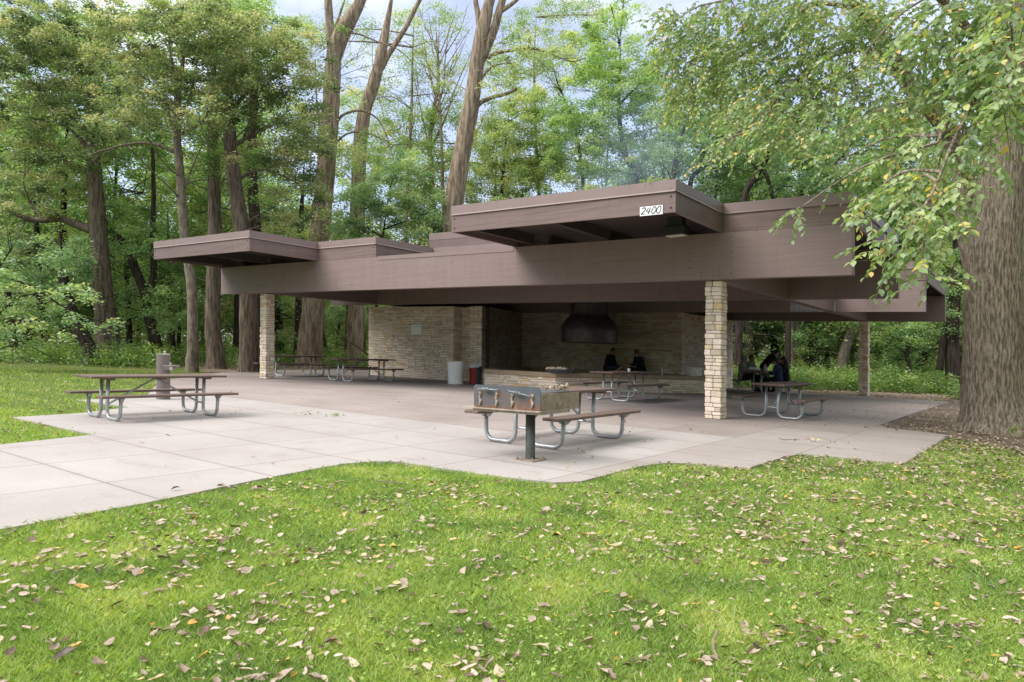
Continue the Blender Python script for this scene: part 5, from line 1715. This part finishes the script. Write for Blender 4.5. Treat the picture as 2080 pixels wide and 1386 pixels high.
Vs.append(leaf_quads(pos, 0.55 * rng.uniform(0.6, 1.2, n), 0.8, 0.7))
vals.append(rng.uniform(0.1, 0.8, n))
stuff(np_obj('far_woods', np.concatenate(Vs), 4, M['leaf_yellow'], np.concatenate(vals)), 'dense green wall of distant woodland foliage all round the clearing', 'woods')

# --- undergrowth along the edge of the woods
C, R = [], []
random.seed(17)


def band(u0, u1, d0, d1, n, h0, h1, r0=0.25, r1=0.5):
    for i in range(n):
        b = on_ground(random.uniform(u0, u1), random.uniform(d0, d1))
        if inside(np.array([b.x]), np.array([b.y]), PLAZA)[0] or (b.y > -3 and b.y < 17 and -27 < b.x < -1):
            continue
        hh = random.uniform(h0, h1)
        for q in range(max(2, int(hh / 0.22))):
            C.append((b.x + random.uniform(-.15, .15), b.y + random.uniform(-.15, .15), b.z + 0.10 + hh * q / max(2, int(hh / 0.22))))
            R.append(random.uniform(r0, r1))


band(-60, 330, 29, 44, 330, 0.35, 1.1)
band(320, 560, 31, 46, 150, 0.3, 1.0)
band(560, 760, 38, 50, 160, 0.3, 1.1)
band(1470, 2120, 32, 37, 420, 0.45, 1.0)
band(1470, 2140, 37, 46, 330, 0.7, 1.5)
band(1940, 2150, 24, 32, 60, 0.4, 0.8)
band(-60, 700, 44, 58, 260, 0.8, 2.4, 0.4, 0.8)
band(1440, 2120, 46, 58, 260, 0.8, 2.6, 0.4, 0.8)
pos, sz, v = clump_leaves(np.array(C), np.array(R), 40, 0.12, 0.8, (0.10, 0.85), 0.09)
stuff(np_obj('undergrowth', leaf_quads(pos, sz, 0.7, 0.5), 4, M['leaf_under'], v), 'low leafy green and yellow undergrowth along the edge of the woods', 'undergrowth')

# --- tufts growing on the roof edge
C, R = [], []
for i in range(20):
    x = random.uniform(XH0 + 1.2, XH1 - 0.1)
    C.append((x, YH + random.uniform(0.1, 0.5), 0))
for i in range(26):
    C.append((XH1 - random.uniform(0.1, 0.5), random.uniform(YH, 0), 0))
for i in range(12):
    C.append((random.uniform(XH1, XB1 - 0.1), random.uniform(0.1, 0.6), 0))
for i in range(26):
    C.append((XB1 - random.uniform(0.1, 0.7), random.uniform(0.2, 5.0), 0))
C = np.array([(x, y, ZT + gz(x, y) + random.uniform(0.0, 0.07)) for x, y, _ in C])
pos, sz, v = clump_leaves(C, rng.uniform(0.06, 0.14, len(C)), 26, 0.05, 0.9, (0.6, 1.0), 0.12)
stuff(np_obj('roof_plants', leaf_quads(pos, sz, 0.8, 0.5), 4, M['leaf_under'], v), 'small yellow green tufts growing along the top of the roof edge', 'roof plants')

# ------------------------------------------------------------------ the big tree at the right
hb_ = Vector((-0.55, 3.35, gz(-0.55, 3.35)))
big = thing('shade_tree', hb_, 'massive furrowed trunk at right with leafy boughs hanging over the roof corner', 'tree')
D0 = 14.6
ax = catmull([tuple(hb_ + Vector((0, 0, -0.3)))] + [tuple(P(u, v, D0)) for u, v in ((2017, 800), (2018, 700), (2019, 560), (2026, 440), (2037, 320), (2046, 210), (2056, 60), (2064, -260))], 22)
rad = [0.60 - 0.19 * min(1, max(0, i - 57) / 75) for i in range(len(ax))]
mb = MB()
NS = 240
for i, p in enumerate(ax):
    zrel = p[2] - hb_.z
    fl = 1 + 0.42 * math.exp(-max(0, zrel) / 0.30) + 0.10 * math.exp(-max(0, zrel) / 1.3)
    for j in range(NS):
        a = 2 * PI * j / NS
        cx, sy = math.cos(a), math.sin(a)
        w = 1 + 0.055 * noise.noise((cx * 1.3, sy * 1.3, zrel * 0.25))
        w += 0.30 * math.exp(-max(0, zrel) / 0.35) * noise.noise((cx * 1.8 + 5, sy * 1.8, 0.3))
        warp = a * 21 + 3.4 * noise.noise((cx * 2, sy * 2, zrel * 0.8 + 7)) + 1.0 * noise.noise((cx * 6, sy * 6, zrel * 2.4))
        w += -0.042 * max(0, 1 - abs(math.sin(warp)) / 0.55) + 0.012 * noise.noise((cx * 9, sy * 9, zrel * 4))
        r = rad[i] * 0.86 * fl * w
        mb.V.append((p[0] + r * cx, p[1] + r * sy, p[2]))
for i in range(len(ax) - 1):
    for j in range(NS):
        j2 = (j + 1) % NS
        mb.F.append((i * NS + j, i * NS + j2, (i + 1) * NS + j2, (i + 1) * NS + j))
        mb.K.append(0)
        mb.A.append(0.5)
mb.build('trunk', M['bark_hero'], big, origin=hb_, smooth=True)
br = MB()
LIMB = [([(2010, 700, 14.9), (1992, 580, 15.1), (1966, 470, 15.3), (1957, 370, 15.3), (1935, 285, 15.2), (1895, 225, 14.8), (1855, 180, 14.4), (1800, 100, 13.8), (1745, 20, 13.2), (1720, -60, 13)], 0.26, 0.13),
        ([(2035, 150, 14.2), (1990, 90, 12.5), (1940, 30, 11), (1880, -40, 10)], 0.11, 0.05),
        ([(2035, 120, 14), (1975, 130, 11.5), (1945, 200, 9.5), (1905, 290, 8.8)], 0.06, 0.015),
        ([(1800, 100, 13.8), (1700, 110, 13), (1600, 180, 12.4), (1520, 270, 12)], 0.05, 0.012),
        ([(1745, 20, 13.2), (1650, 10, 13.4), (1560, 80, 13.8), (1440, 150, 14.2)], 0.055, 0.012),
        ([(1720, -60, 13), (1600, -50, 13.5), (1480, 0, 14)], 0.06, 0.015),
        ([(2040, 90, 13.5), (2000, 120, 10), (1965, 230, 8.4), (1935, 290, 7.8), (1895, 390, 7.6), (1850, 470, 7.5)], 0.035, 0.007),
        ([(2050, 20, 13), (2060, 100, 9), (2050, 190, 7.6)], 0.05, 0.012)]
anch = []
for lp, a, b in LIMB:
    q = catmull([tuple(P(*p)) for p in lp], 5)
    br.tube(q, radii(len(q), a, b), 10, jit=0.05)
    anch += [Vector(p) for p in q]
BO = [(1950, 60, 110, 60, 9.5), (2040, 140, 60, 70, 8), (1880, 130, 85, 55, 10.5), (1990, 215, 80, 40, 8.5), (1780, 50, 75, 50, 12), (1700, 100, 75, 55, 12.5), (1620, 60, 85, 55, 13),
      (1500, 50, 105, 50, 14), (1420, 110, 75, 60, 14.5), (1560, 150, 90, 50, 13), (1450, 195, 65, 45, 14), (1400, 50, 50, 50, 15), (1640, 200, 80, 40, 12), (1730, 200, 80, 42, 11.5),
      (1560, 255, 70, 30, 12), (1480, 300, 50, 18, 12), (1600, 290, 60, 18, 11.5), (1830, 225, 80, 45, 10), (1900, 300, 75, 42, 9), (1800, 320, 60, 24, 9.5), (1965, 300, 55, 42, 8.2),
      (1850, 395, 85, 26, 8), (1765, 400, 45, 14, 8.5), (1900, 440, 62, 30, 7.6), (1850, 490, 62, 24, 7.6), (1795, 515, 34, 16, 7.5), (1890, 545, 16, 22, 7.4), (1935, 485, 40, 14, 7.6), (1622, 425, 12, 16, 9.5),
      (2055, 50, 40, 50, 7.5), (2055, 215, 30, 40, 7.4), (1350, 60, 40, 45, 15), (1385, 200, 45, 45, 15), (1740, 130, 70, 40, 11), (1440, 330, 25, 10, 12), (1700, 265, 60, 18, 10.5), (2020, 40, 60, 50, 9), (2040, 30, 45, 60, 9.5), (2010, 170, 50, 45, 9), (2050, 180, 40, 50, 9), (2060, 90, 30, 60, 8.5), (1990, 100, 50, 50, 9.2), (2035, 230, 45, 22, 8.6), (1960, 385, 30, 30, 8), (1900, 360, 60, 30, 8.2), (1800, 440, 40, 18, 7.8), (1870, 520, 50, 22, 7.5), (1700, 330, 60, 22, 10), (1620, 240, 60, 25, 11.5), (1520, 220, 60, 35, 13), (1965, 140, 70, 45, 9), (2062, 140, 25, 60, 8), (1930, 0, 110, 35, 10), (1710, 20, 140, 35, 12.5), (1500, 120, 80, 55, 14), (1560, 10, 120, 30, 13.5), (1660, 150, 110, 40, 12.5), (1860, 200, 60, 40, 10.5), (1400, 150, 50, 50, 14.5), (1570, 200, 90, 30, 13)]
LP, LS, LV, LA = [], [], [], []
random.seed(41)
for bo in BO:
    u, v, ru, rv, d = bo
    A = PI * ru * rv * (d / FOC) ** 2
    near = d < 10
    nt_ = max(4, int(A * (84 if near else 84)))
    cen = P(u, v, d)
    na = min(anch, key=lambda q: (q - cen).length + 0.8 * max(0, cen.z - q.z))
    m1 = na.lerp(cen, 0.5) + Vector((0, 0, 0.15))
    if (na - cen).length < 4:
        q = catmull([tuple(na), tuple(m1), tuple(cen)], 4)
        br.tube(q, radii(len(q), 0.022, 0.008), 6)
    bv = random.uniform(0.25, 0.6)
    for t_ in range(nt_):
        a, q = random.uniform(0, 2 * PI), math.sqrt(random.random())
        s0 = P(u + ru * q * math.cos(a), v + rv * q * math.sin(a), d + random.uniform(-0.9, 0.9))
        # twig droops away from the limb, outwards and towards the left
        dr = Vector((random.uniform(-1, 0.5) * RX + random.uniform(-.8, .5) * FX, random.uniform(-1, 0.5) * RY + random.uniform(-.8, .5) * FY, random.uniform(-0.75, 0.05))).normalized()
        L = random.uniform(0.28, 0.55)
        e = s0 + dr * L + Vector((0, 0, -0.10))
        mid = s0.lerp(e, 0.5) + Vector((0, 0, 0.05))
        br.tube([tuple(s0), tuple(mid), tuple(e)], [0.006, 0.0045, 0.002], 4, 1)
        nl = random.randint(9, 13)
        tv = bv + random.uniform(-0.22, 0.22)
        yel = random.random() < 0.06
        for k in range(nl):
            f = (k + 0.7) / nl
            p = s0.lerp(mid, f * 2) if f < 0.5 else mid.lerp(e, f * 2 - 1)
            sd = dr.cross(Vector((0, 0, 1))).normalized() * (1 if k % 2 else -1)
            la = (dr * 0.7 + sd * 0.8 + Vector((random.uniform(-.3, .3), random.uniform(-.3, .3), random.uniform(-0.8, -0.05)))).normalized()
            LP.append(p)
            LA.append(la)
            LS.append(random.uniform(0.07, 0.112) if near else random.uniform(0.06, 0.10))
            LV.append(random.uniform(0.88, 1.0) if (yel and random.random() < 0.6) or random.random() < 0.03 else min(0.86, max(0, tv + random.uniform(-.15, .15))))
br.build('branches', [M['bark_hero'], M['twig']], big, origin=hb_)
LP, LA, LS = np.array(LP), np.array(LA), np.array(LS)[:, None]
n = len(LP)
nr = unit(np.stack([rng.normal(0, 0.45, n), rng.normal(0, 0.45, n), np.ones(n)], 1))
bb = unit(np.cross(nr, LA))
nr = np.cross(LA, bb)
V = np.empty((n, 8, 3))
V[:, 0] = LP
V[:, 1] = LP + LA * LS * 0.25 + bb * LS * 0.26 + nr * LS * 0.07
V[:, 2] = LP + LA * LS * 0.62 + bb * LS * 0.30 + nr * LS * 0.08
V[:, 3] = LP + LA * LS * 1.0 - nr * LS * 0.10
V[:, 4] = LP + LA * LS * 0.62 - bb * LS * 0.30 + nr * LS * 0.08
V[:, 5] = LP + LA * LS * 0.25 - bb * LS * 0.26 + nr * LS * 0.07
V[:, 6] = LP + LA * LS * 0.62
V[:, 7] = LP + LA * LS * 0.25
np_obj('crown', V.reshape(-1, 3), 8, M['leaf_near'], LV, big, hb_, [(0, 1, 7), (1, 2, 6, 7), (2, 3, 6), (0, 7, 5), (7, 6, 4, 5), (6, 3, 4)])
C = []
random.seed(91)
while len(C) < 250:
    a, q, z = random.uniform(0, 2 * PI), 9.5 * math.sqrt(random.random()), random.uniform(5, 19)
    p = Vector((hb_.x + q * math.cos(a) + 0.8, hb_.y + q * math.sin(a) - 0.5, hb_.z + z))
    dd_ = -SI * p.x + CO * (p.y - CAM_Y)
    if dd_ > 0.5 and (p.z - EYE) < (dd_ + 1.2) * 0.53 + 0.9:
        continue
    if z < 7 and q < 4:
        continue
    C.append(tuple(p))
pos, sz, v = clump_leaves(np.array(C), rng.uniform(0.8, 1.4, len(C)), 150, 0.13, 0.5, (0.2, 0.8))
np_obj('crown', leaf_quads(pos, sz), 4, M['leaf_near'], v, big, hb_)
# sapling at the foot of the big trunk
t = thing('seedling', on_ground(2062, 13.4), 'tiny bright green seedling at the foot of the massive trunk', 'plant')
pos, sz, v = clump_leaves(np.array([(0, 0, 0.10), (0.03, 0, 0.2), (-0.05, 0.02, 0.14)]), np.array([0.10, 0.08, 0.08]), 14, 0.07, 0.7, (0.6, 0.8))
np_obj('leaves', leaf_quads(pos, sz, 0.5, 0.6), 4, M['leaf_under'], v, t)
mb = MB()
mb.tube([(0, 0, -0.02), (0.01, 0, 0.12), (0.03, 0, 0.22)], 0.004, 5)
mb.build('stem', M['twig'], t)

# ------------------------------------------------------------------ grass, fallen leaves


def view_samples(n, d0, d1, pw=1.0):
    th = rng.uniform(-0.80, 0.80, n)
    d = (d0 ** 2 + (d1 ** 2 - d0 ** 2) * rng.uniform(0, 1, n)) ** 0.5
    xr = th * d
    return CO * xr - SI * d, SI * xr + CO * d + CAM_Y, d


HBX, HBY = -0.6, 3.3
BV, BVal = [], []
for n, d0, d1, w, h in ((260000, 2.2, 4.4, 0.0030, 0.036), (230000, 4.4, 7.5, 0.0045, 0.040), (120000, 7.5, 12, 0.0075, 0.046), (90000, 12, 26, 0.014, 0.052)):
    x, y, d = view_samples(n, d0, d1)
    ok = inside(x, y, LAWN) & ~inside(x + rng.normal(0, 0.03, n), y + rng.normal(0, 0.03, n), PLAZA)
    dist = np.hypot(x - HBX, y - HBY)
    nn = np.array([noise.noise((a * 0.7, b * 0.7, 0)) for a, b in zip(x, y)])
    ok &= (dist > 3.1 + nn * 2.2) | (rng.uniform(0, 1, len(x)) < 0.12)
    ok &= rng.uniform(0, 1, len(x)) < np.clip(0.85 + nn * 0.6, 0.3, 1)
    x, y, nn = x[ok], y[ok], nn[ok]
    m_ = len(x)
    z = gzn(x, y) - 0.028
    th = rng.uniform(0, 2 * PI, m_)
    hh = h * rng.uniform(0.45, 1.25, m_) * np.clip(1 + 0.4 * nn, 0.6, 1.4)
    ln = rng.uniform(0.4, 1.5, m_) * hh
    la = rng.uniform(0, 2 * PI, m_)
    lx, ly = np.cos(la) * ln, np.sin(la) * ln
    wx, wy = np.cos(th) * w * 0.5, np.sin(th) * w * 0.5
    V = np.empty((m_, 5, 3))
    V[:, 0] = np.stack([x - wx, y - wy, z], 1)
    V[:, 1] = np.stack([x + wx, y + wy, z], 1)
    V[:, 2] = np.stack([x + wx * 0.8 + lx * 0.35, y + wy * 0.8 + ly * 0.35, z + hh * 0.6], 1)
    V[:, 3] = np.stack([x + lx, y + ly, z + hh], 1)
    V[:, 4] = np.stack([x - wx * 0.8 + lx * 0.35, y - wy * 0.8 + ly * 0.35, z + hh * 0.6], 1)
    BV.append(V.reshape(-1, 3))
    n2 = np.array([noise.noise((a * 2.1 + 9, b * 2.1, 3)) for a, b in zip(x, y)])
    BVal.append(np.clip(0.46 + 0.40 * n2 + 0.10 * nn + rng.normal(0, 0.22, m_), 0, 1))
# clover-like broad leaves between the blades
x, y, d = view_samples(16000, 2.2, 7)
nn = np.array([noise.noise((a * 1.3 + 40, b * 1.3, 0)) for a, b in zip(x, y)])
ok = inside(x, y, LAWN) & ~inside(x, y, PLAZA) & (nn > 0.12)
x, y = x[ok], y[ok]
pos = np.stack([x, y, gzn(x, y) - 0.028 + rng.uniform(0.02, 0.045, len(x))], 1)
q = leaf_quads(pos, rng.uniform(0.012, 0.026, len(x)), 0.35, 0.85, 0).reshape(-1, 4, 3)
V = np.concatenate([q[:, :3], (q[:, 2:3] + q[:, 3:4]) / 2, q[:, 3:4]], 1)
BV.append(V.reshape(-1, 3))
BVal.append(np.clip(rng.normal(0.45, 0.12, len(x)), 0, 0.9))
stuff(np_obj('grass', np.concatenate(BV), 5, M['grass'], np.concatenate(BVal)), 'short bright green lawn grass with clover patches', 'grass')


def litter_mesh(x, y, z, s, val, lift=0.24):
    n = len(x)
    th = rng.uniform(0, 2 * PI, n)
    nr = unit(np.stack([rng.normal(0, lift, n), rng.normal(0, lift, n), np.ones(n)], 1))
    a = unit(np.stack([np.cos(th), np.sin(th), np.zeros(n)], 1))
    b = unit(np.cross(nr, a))
    a = np.cross(b, nr)
    p = np.stack([x, y, z], 1)
    s = s[:, None]
    k1 = rng.uniform(-0.15, 0.38, (n, 1))
    k2 = rng.uniform(-0.1, 0.5, (n, 1))
    wf = rng.uniform(0.45, 1.1, (n, 1))
    s = s * rng.uniform(0.5, 1.12, (n, 1))
    V = np.empty((n, 9, 3))
    prof = ((-0.5, 0.07), (-0.2, 0.33), (0.15, 0.30), (0.5, 0.02))
    # stem end, two rows of three, tip : folded along the midrib and curled lengthwise

    def pt(t, w):
        return p + a * s * t + b * s * w * wf + nr * s * (k1 * (2 * t) ** 2 * 0.5 + k2 * np.abs(w) * 1.4)
    V[:, 0] = pt(-0.5, 0)
    V[:, 1] = pt(-0.22, 0.30 + rng.uniform(-.07, .05, (n, 1)))
    V[:, 2] = pt(-0.20, 0)
    V[:, 3] = pt(-0.22, -0.30 + rng.uniform(-.05, .07, (n, 1)))
    V[:, 4] = pt(0.14, 0.31 + rng.uniform(-.09, .04, (n, 1)))
    V[:, 5] = pt(0.16, 0)
    V[:, 6] = pt(0.14, -0.31 + rng.uniform(-.04, .09, (n, 1)))
    V[:, 7] = pt(0.52, 0)
    V[:, 8] = pt(0.33, 0.14)
    V += (rng.normal(0, 0.035, V.shape) * s[:, :, None])
    return V.reshape(-1, 3)


LF = [(0, 2, 1), (0, 3, 2), (1, 2, 5, 4), (2, 3, 6, 5), (4, 5, 7, 8), (5, 6, 7)]
LX, LY, LZ, LSZ, LVV = [], [], [], [], []


def scatter(n, d0, d1, cond, z0, s0, s1, vals=(0.0, 1.0)):
    x, y, d = view_samples(n, d0, d1)
    ok = cond(x, y)
    x, y = x[ok], y[ok]
    m_ = len(x)
    LX.append(x)
    LY.append(y)
    LZ.append(gzn(x, y) + z0 + rng.uniform(0, 0.012, m_))
    LSZ.append(rng.uniform(s0, s1, m_))
    LVV.append(rng.uniform(vals[0], vals[1], m_))


def clumpy(x, y, f, th):
    return np.array([noise.noise((a * f, b * f, 5.5)) for a, b in zip(x, y)]) > th


lawn_ok = lambda x, y: inside(x, y, LAWN) & ~inside(x, y, PLAZA)
rgt = lambda x, y: (CO * x + SI * (y - CAM_Y)) / np.maximum(-SI * x + CO * (y - CAM_Y), 1e-3)
scatter(1120, 2.2, 6, lambda x, y: lawn_ok(x, y), -0.002, 0.04, 0.085)
scatter(5760, 2.2, 7, lambda x, y: lawn_ok(x, y) & clumpy(x, y, 1.7, 0.16), -0.002, 0.04, 0.08)
scatter(2880, 2.2, 7, lambda x, y: lawn_ok(x, y) & (rng.uniform(0, 1, len(x)) < 0.5 + rgt(x, y)), 0.0, 0.025, 0.05)
scatter(4624, 5, 12, lambda x, y: lawn_ok(x, y) & (rng.uniform(0, 1, len(x)) < 0.25 + 0.75 * np.clip((rgt(x, y) + 0.1) * 2, 0, 1)), 0.008, 0.05, 0.09)
scatter(7072, 6.5, 15, lambda x, y: lawn_ok(x, y) & (rgt(x, y) > 0.22) & clumpy(x, y, 0.8, -0.25), 0.008, 0.05, 0.09)
scatter(9792, 8, 19, lambda x, y: ~inside(x, y, PLAZA) & (np.hypot(x - HBX, y - HBY) < 4.6) & (np.hypot(x - HBX, y - HBY) > 0.75), -0.012, 0.05, 0.09)
scatter(10336, 14, 34, lambda x, y: ~inside(x, y, PLAZA) & (x > -3.2) & (x < 8) & (y > 2), -0.014, 0.06, 0.10)
scatter(17680, 26, 40, lambda x, y: ~inside(x, y, PLAZA) & (y > 15.3) & (x > -26) & (y < 23), -0.016, 0.06, 0.11)
scatter(7072, 12, 30, lambda x, y: lawn_ok(x, y) & (x < -12) & clumpy(x, y, 0.5, -0.1), 0.008, 0.05, 0.09)
scatter(8160, 24, 44, lambda x, y: ~inside(x, y, PLAZA) & ~inside(x, y, LAWN) & (x < -24), -0.016, 0.06, 0.11)
inpl = lambda x, y: inside(x, y, PLAZA)
scatter(816, 6, 30, lambda x, y: inpl(x, y) & clumpy(x, y, 0.6, -0.05), 0.010, 0.04, 0.075)
scatter(1142, 12, 22, lambda x, y: inpl(x, y) & (x > -5.5) & (y > 0.5), 0.010, 0.04, 0.08)
scatter(2448, 12, 26, lambda x, y: inpl(x, y) & (x > -3.4 + 0.8 * rng.uniform(-1, 1, len(x))) & (y > 1.2), 0.010, 0.05, 0.085)
scatter(9000, 5, 14, lambda x, y: lawn_ok(x, y) & (rgt(x, y) > 0.12) & clumpy(x, y, 1.3, 0.0) & (rng.uniform(0, 1, len(x)) < np.clip(rgt(x, y) * 1.5, 0, 1)), 0.006, 0.05, 0.09)
scatter(3500, 6, 16, lambda x, y: (np.hypot(x - HBX, y - HBY) < 3.6) & ~inside(x, y, PLAZA) & (np.hypot(x - HBX, y - HBY) > 0.7), -0.008, 0.06, 0.10, (0.16, 1.0))
xs, ys = np.concatenate(LX), np.concatenate(LY)
stuff(np_obj('fallen_leaves', litter_mesh(xs, ys, np.concatenate(LZ), np.concatenate(LSZ), None), 9, M['litter'], np.concatenate(LVV), None, None, LF), 'scattered dry tan and brown fallen leaves on lawn and concrete', 'fallen leaves')


def leaf_pile(label, x, y, r, n, val):
    t = thing('leaf_pile', on_slab(x, y, 0.004), label, 'leaf pile')
    px, py = rng.normal(0, r, n), rng.normal(0, r * 0.7, n)
    np_obj('leaves', litter_mesh(px, py, 0.012 + 0.05 * rng.uniform(0, 1, n) * np.exp(-(px ** 2 + py ** 2) / r ** 2), rng.uniform(0.05, 0.085, n), None, 0.7), 9, val, rng.uniform(0.35, 0.95, n), t, None, LF)


leaf_pile('little pile of yellow green leaves in the middle of the bare concrete', -10.05, -6.0, 0.11, 16, M['leaf_under'])
leaf_pile('flat scatter of yellowish leaves left of the yellow green pile', -10.6, -6.15, 0.15, 12, M['leaf_under'])
leaf_pile('small heap of pale leaves on the concrete below the right hand table', -2.85, -2.2, 0.17, 30, M['litter'])
leaf_pile('curled tan leaf clump beside the table leg behind the grill', -4.75, -6.35, 0.05, 9, M['litter'])
TW = [('pale bent twig lying in the grass at bottom centre right', [(1462, 1290), (1452, 1310), (1453, 1330), (1462, 1345)], 3.3), ('long thin dry twig in the grass near the concrete edge', [(770, 984), (800, 986), (835, 990)], 6.3),
      ('short grey twig in the grass right of the long dry twig', [(680, 1008), (692, 1000), (708, 992)], 6.0), ('dark twig on the concrete in front of the right hand table', [(1584, 889), (1592, 892), (1625, 891)], 11.0)]
for lab, pp, d in TW:
    pts = [on_ground(u, EYE * FOC / (v - CYP - GR * (u - 1040))) for u, v in pp]
    t = thing('fallen_twig', pts[0], lab, 'twig')
    mb = MB()
    mb.tube([tuple(p - pts[0] + Vector((0, 0, 0.025 if 'grass' in lab else 0.012))) for p in pts], [0.006] * (len(pts) - 1) + [0.003], 6)
    mb.build('stick', M['twig'], t)

# ------------------------------------------------------------------ smoke drifting from the fireplace
m, nt, out = mat('thin_blue_smoke')
pv = N(nt, 'ShaderNodeVolumePrincipled')
pv.inputs['Color'].default_value = (0.62, 0.78, 1.0, 1)
pv.inputs['Anisotropy'].default_value = 0.1
v = coords(nt, (1, 1, 1))
nz = noise_tex(nt, v, 0.35, 3, 0.6)
sx = N(nt, 'ShaderNodeSeparateXYZ')
tcg = N(nt, 'ShaderNodeTexCoord')
nt.links.new(tcg.outputs['Object'], sx.inputs[0])
rr = mth(nt, 'SQRT', mth(nt, 'ADD', mth(nt, 'POWER', mth(nt, 'DIVIDE', sx.outputs[0], 3.4), 2), mth(nt, 'ADD', mth(nt, 'POWER', mth(nt, 'DIVIDE', sx.outputs[1], 3.4), 2), mth(nt, 'POWER', mth(nt, 'DIVIDE', sx.outputs[2], 4.0), 2))))
fall = mth(nt, 'MAXIMUM', mth(nt, 'SUBTRACT', 1.0, rr), 0.0)
den = mth(nt, 'MULTIPLY', mth(nt, 'MULTIPLY', fall, ramp(nt, nz, [(0.38, (0, 0, 0)), (0.66, (1, 1, 1))])), 0.12)
nt.links.new(den, pv.inputs['Density'])
nt.links.new(pv.outputs[0], out.inputs['Volume'])
mb = MB()
mb.ball((0, 0, 0), 1, 24, sq=(3.4, 3.4, 4.0))
sm = mb.build('smoke', m)
sm.location = (-12.2, 9.8, 7.7)
stuff(sm, 'thin bluish wood smoke drifting up from the roof in front of the trees', 'smoke')

# ------------------------------------------------------------------ sky, sun, camera
W = bpy.data.worlds.new('World')
S.world = W
W.use_nodes = True
nt = W.node_tree
for n_ in list(nt.nodes):
    nt.nodes.remove(n_)
wo = nt.nodes.new('ShaderNodeOutputWorld')
sunv = Vector((-0.42, -0.68, 0.86)).normalized()
el, rot = math.asin(sunv.z), math.atan2(sunv.x, sunv.y)
sky = N(nt, 'ShaderNodeTexSky', sky_type='NISHITA')
sky.sun_disc = False
sky.sun_elevation = el
sky.sun_rotation = rot
sky.air_density = 1.0
sky.dust_density = 1.6
bg = nt.nodes.new('ShaderNodeBackground')
bg.inputs[1].default_value = 0.11
sc_ = mixc(nt, 1.0, sky.outputs[0], (0.92, 0.97, 1.22), 'MULTIPLY')
nt.links.new(sc_, bg.inputs[0])
# broken cloud cover
tc = N(nt, 'ShaderNodeTexCoord')
mp = N(nt, 'ShaderNodeMapping')
mp.inputs['Scale'].default_value = (1.0, 1.0, 2.4)
mp.inputs['Location'].default_value = (3.3, 1.7, 0.4)
nt.links.new(tc.outputs['Generated'], mp.inputs[0])
cn = noise_tex(nt, mp.outputs[0], 2.6, 8, 0.58)
sz_ = N(nt, 'ShaderNodeSeparateXYZ')
nt.links.new(tc.outputs['Generated'], sz_.inputs[0])
# the cover thickens overhead, blue shows between thin clouds lower down
cn = mth(nt, 'ADD', cn, mth(nt, 'MULTIPLY', mth(nt, 'SUBTRACT', sz_.outputs[2], 0.42), 0.75))
cf = ramp(nt, cn, [(0.42, (0.26, 0.26, 0.26)), (0.72, (1, 1, 1))])
bg2 = nt.nodes.new('ShaderNodeBackground')
bg2.inputs[0].default_value = (0.98, 0.985, 1.0, 1)
bg2.inputs[1].default_value = 0.95
ms = nt.nodes.new('ShaderNodeMixShader')
nt.links.new(cf, ms.inputs[0])
nt.links.new(bg.outputs[0], ms.inputs[1])
nt.links.new(bg2.outputs[0], ms.inputs[2])
nt.links.new(ms.outputs[0], wo.inputs[0])

sl = bpy.data.lights.new('sun', 'SUN')
sl.energy = 2.2
sl.angle = math.radians(38)
sl.color = (1.0, 0.97, 0.935)
so_ = bpy.data.objects.new('sun', sl)
so_.rotation_euler = sunv.to_track_quat('Z', 'Y').to_euler()
so_.location = (-20, -20, 30)
COL.objects.link(so_)

cam = bpy.data.cameras.new('camera')
cam.sensor_width = 36
cam.lens = FOC / 2080 * 36
cam.shift_y = (CYP - 693) / 2080
cam.clip_start = 0.05
cam.clip_end = 1000
co_ = bpy.data.objects.new('camera', cam)
co_.matrix_world = Matrix.Translation((0, CAM_Y, EYE)) @ Matrix.Rotation(YAW, 4, 'Z') @ Matrix.Rotation(PI / 2, 4, 'X') @ Matrix.Rotation(ROLL, 4, 'Z')
COL.objects.link(co_)
S.camera = co_

S.view_settings.view_transform = 'Standard'
S.view_settings.look = 'None'
S.view_settings.gamma = 1
S.view_settings.exposure = 0.9
S.cycles.max_bounces = 7
S.cycles.diffuse_bounces = 4
S.cycles.glossy_bounces = 2
S.cycles.transmission_bounces = 4
S.cycles.volume_bounces = 0
S.cycles.use_denoising = True
S.cycles.volume_step_rate = 4
S.cycles.sample_clamp_indirect = 6
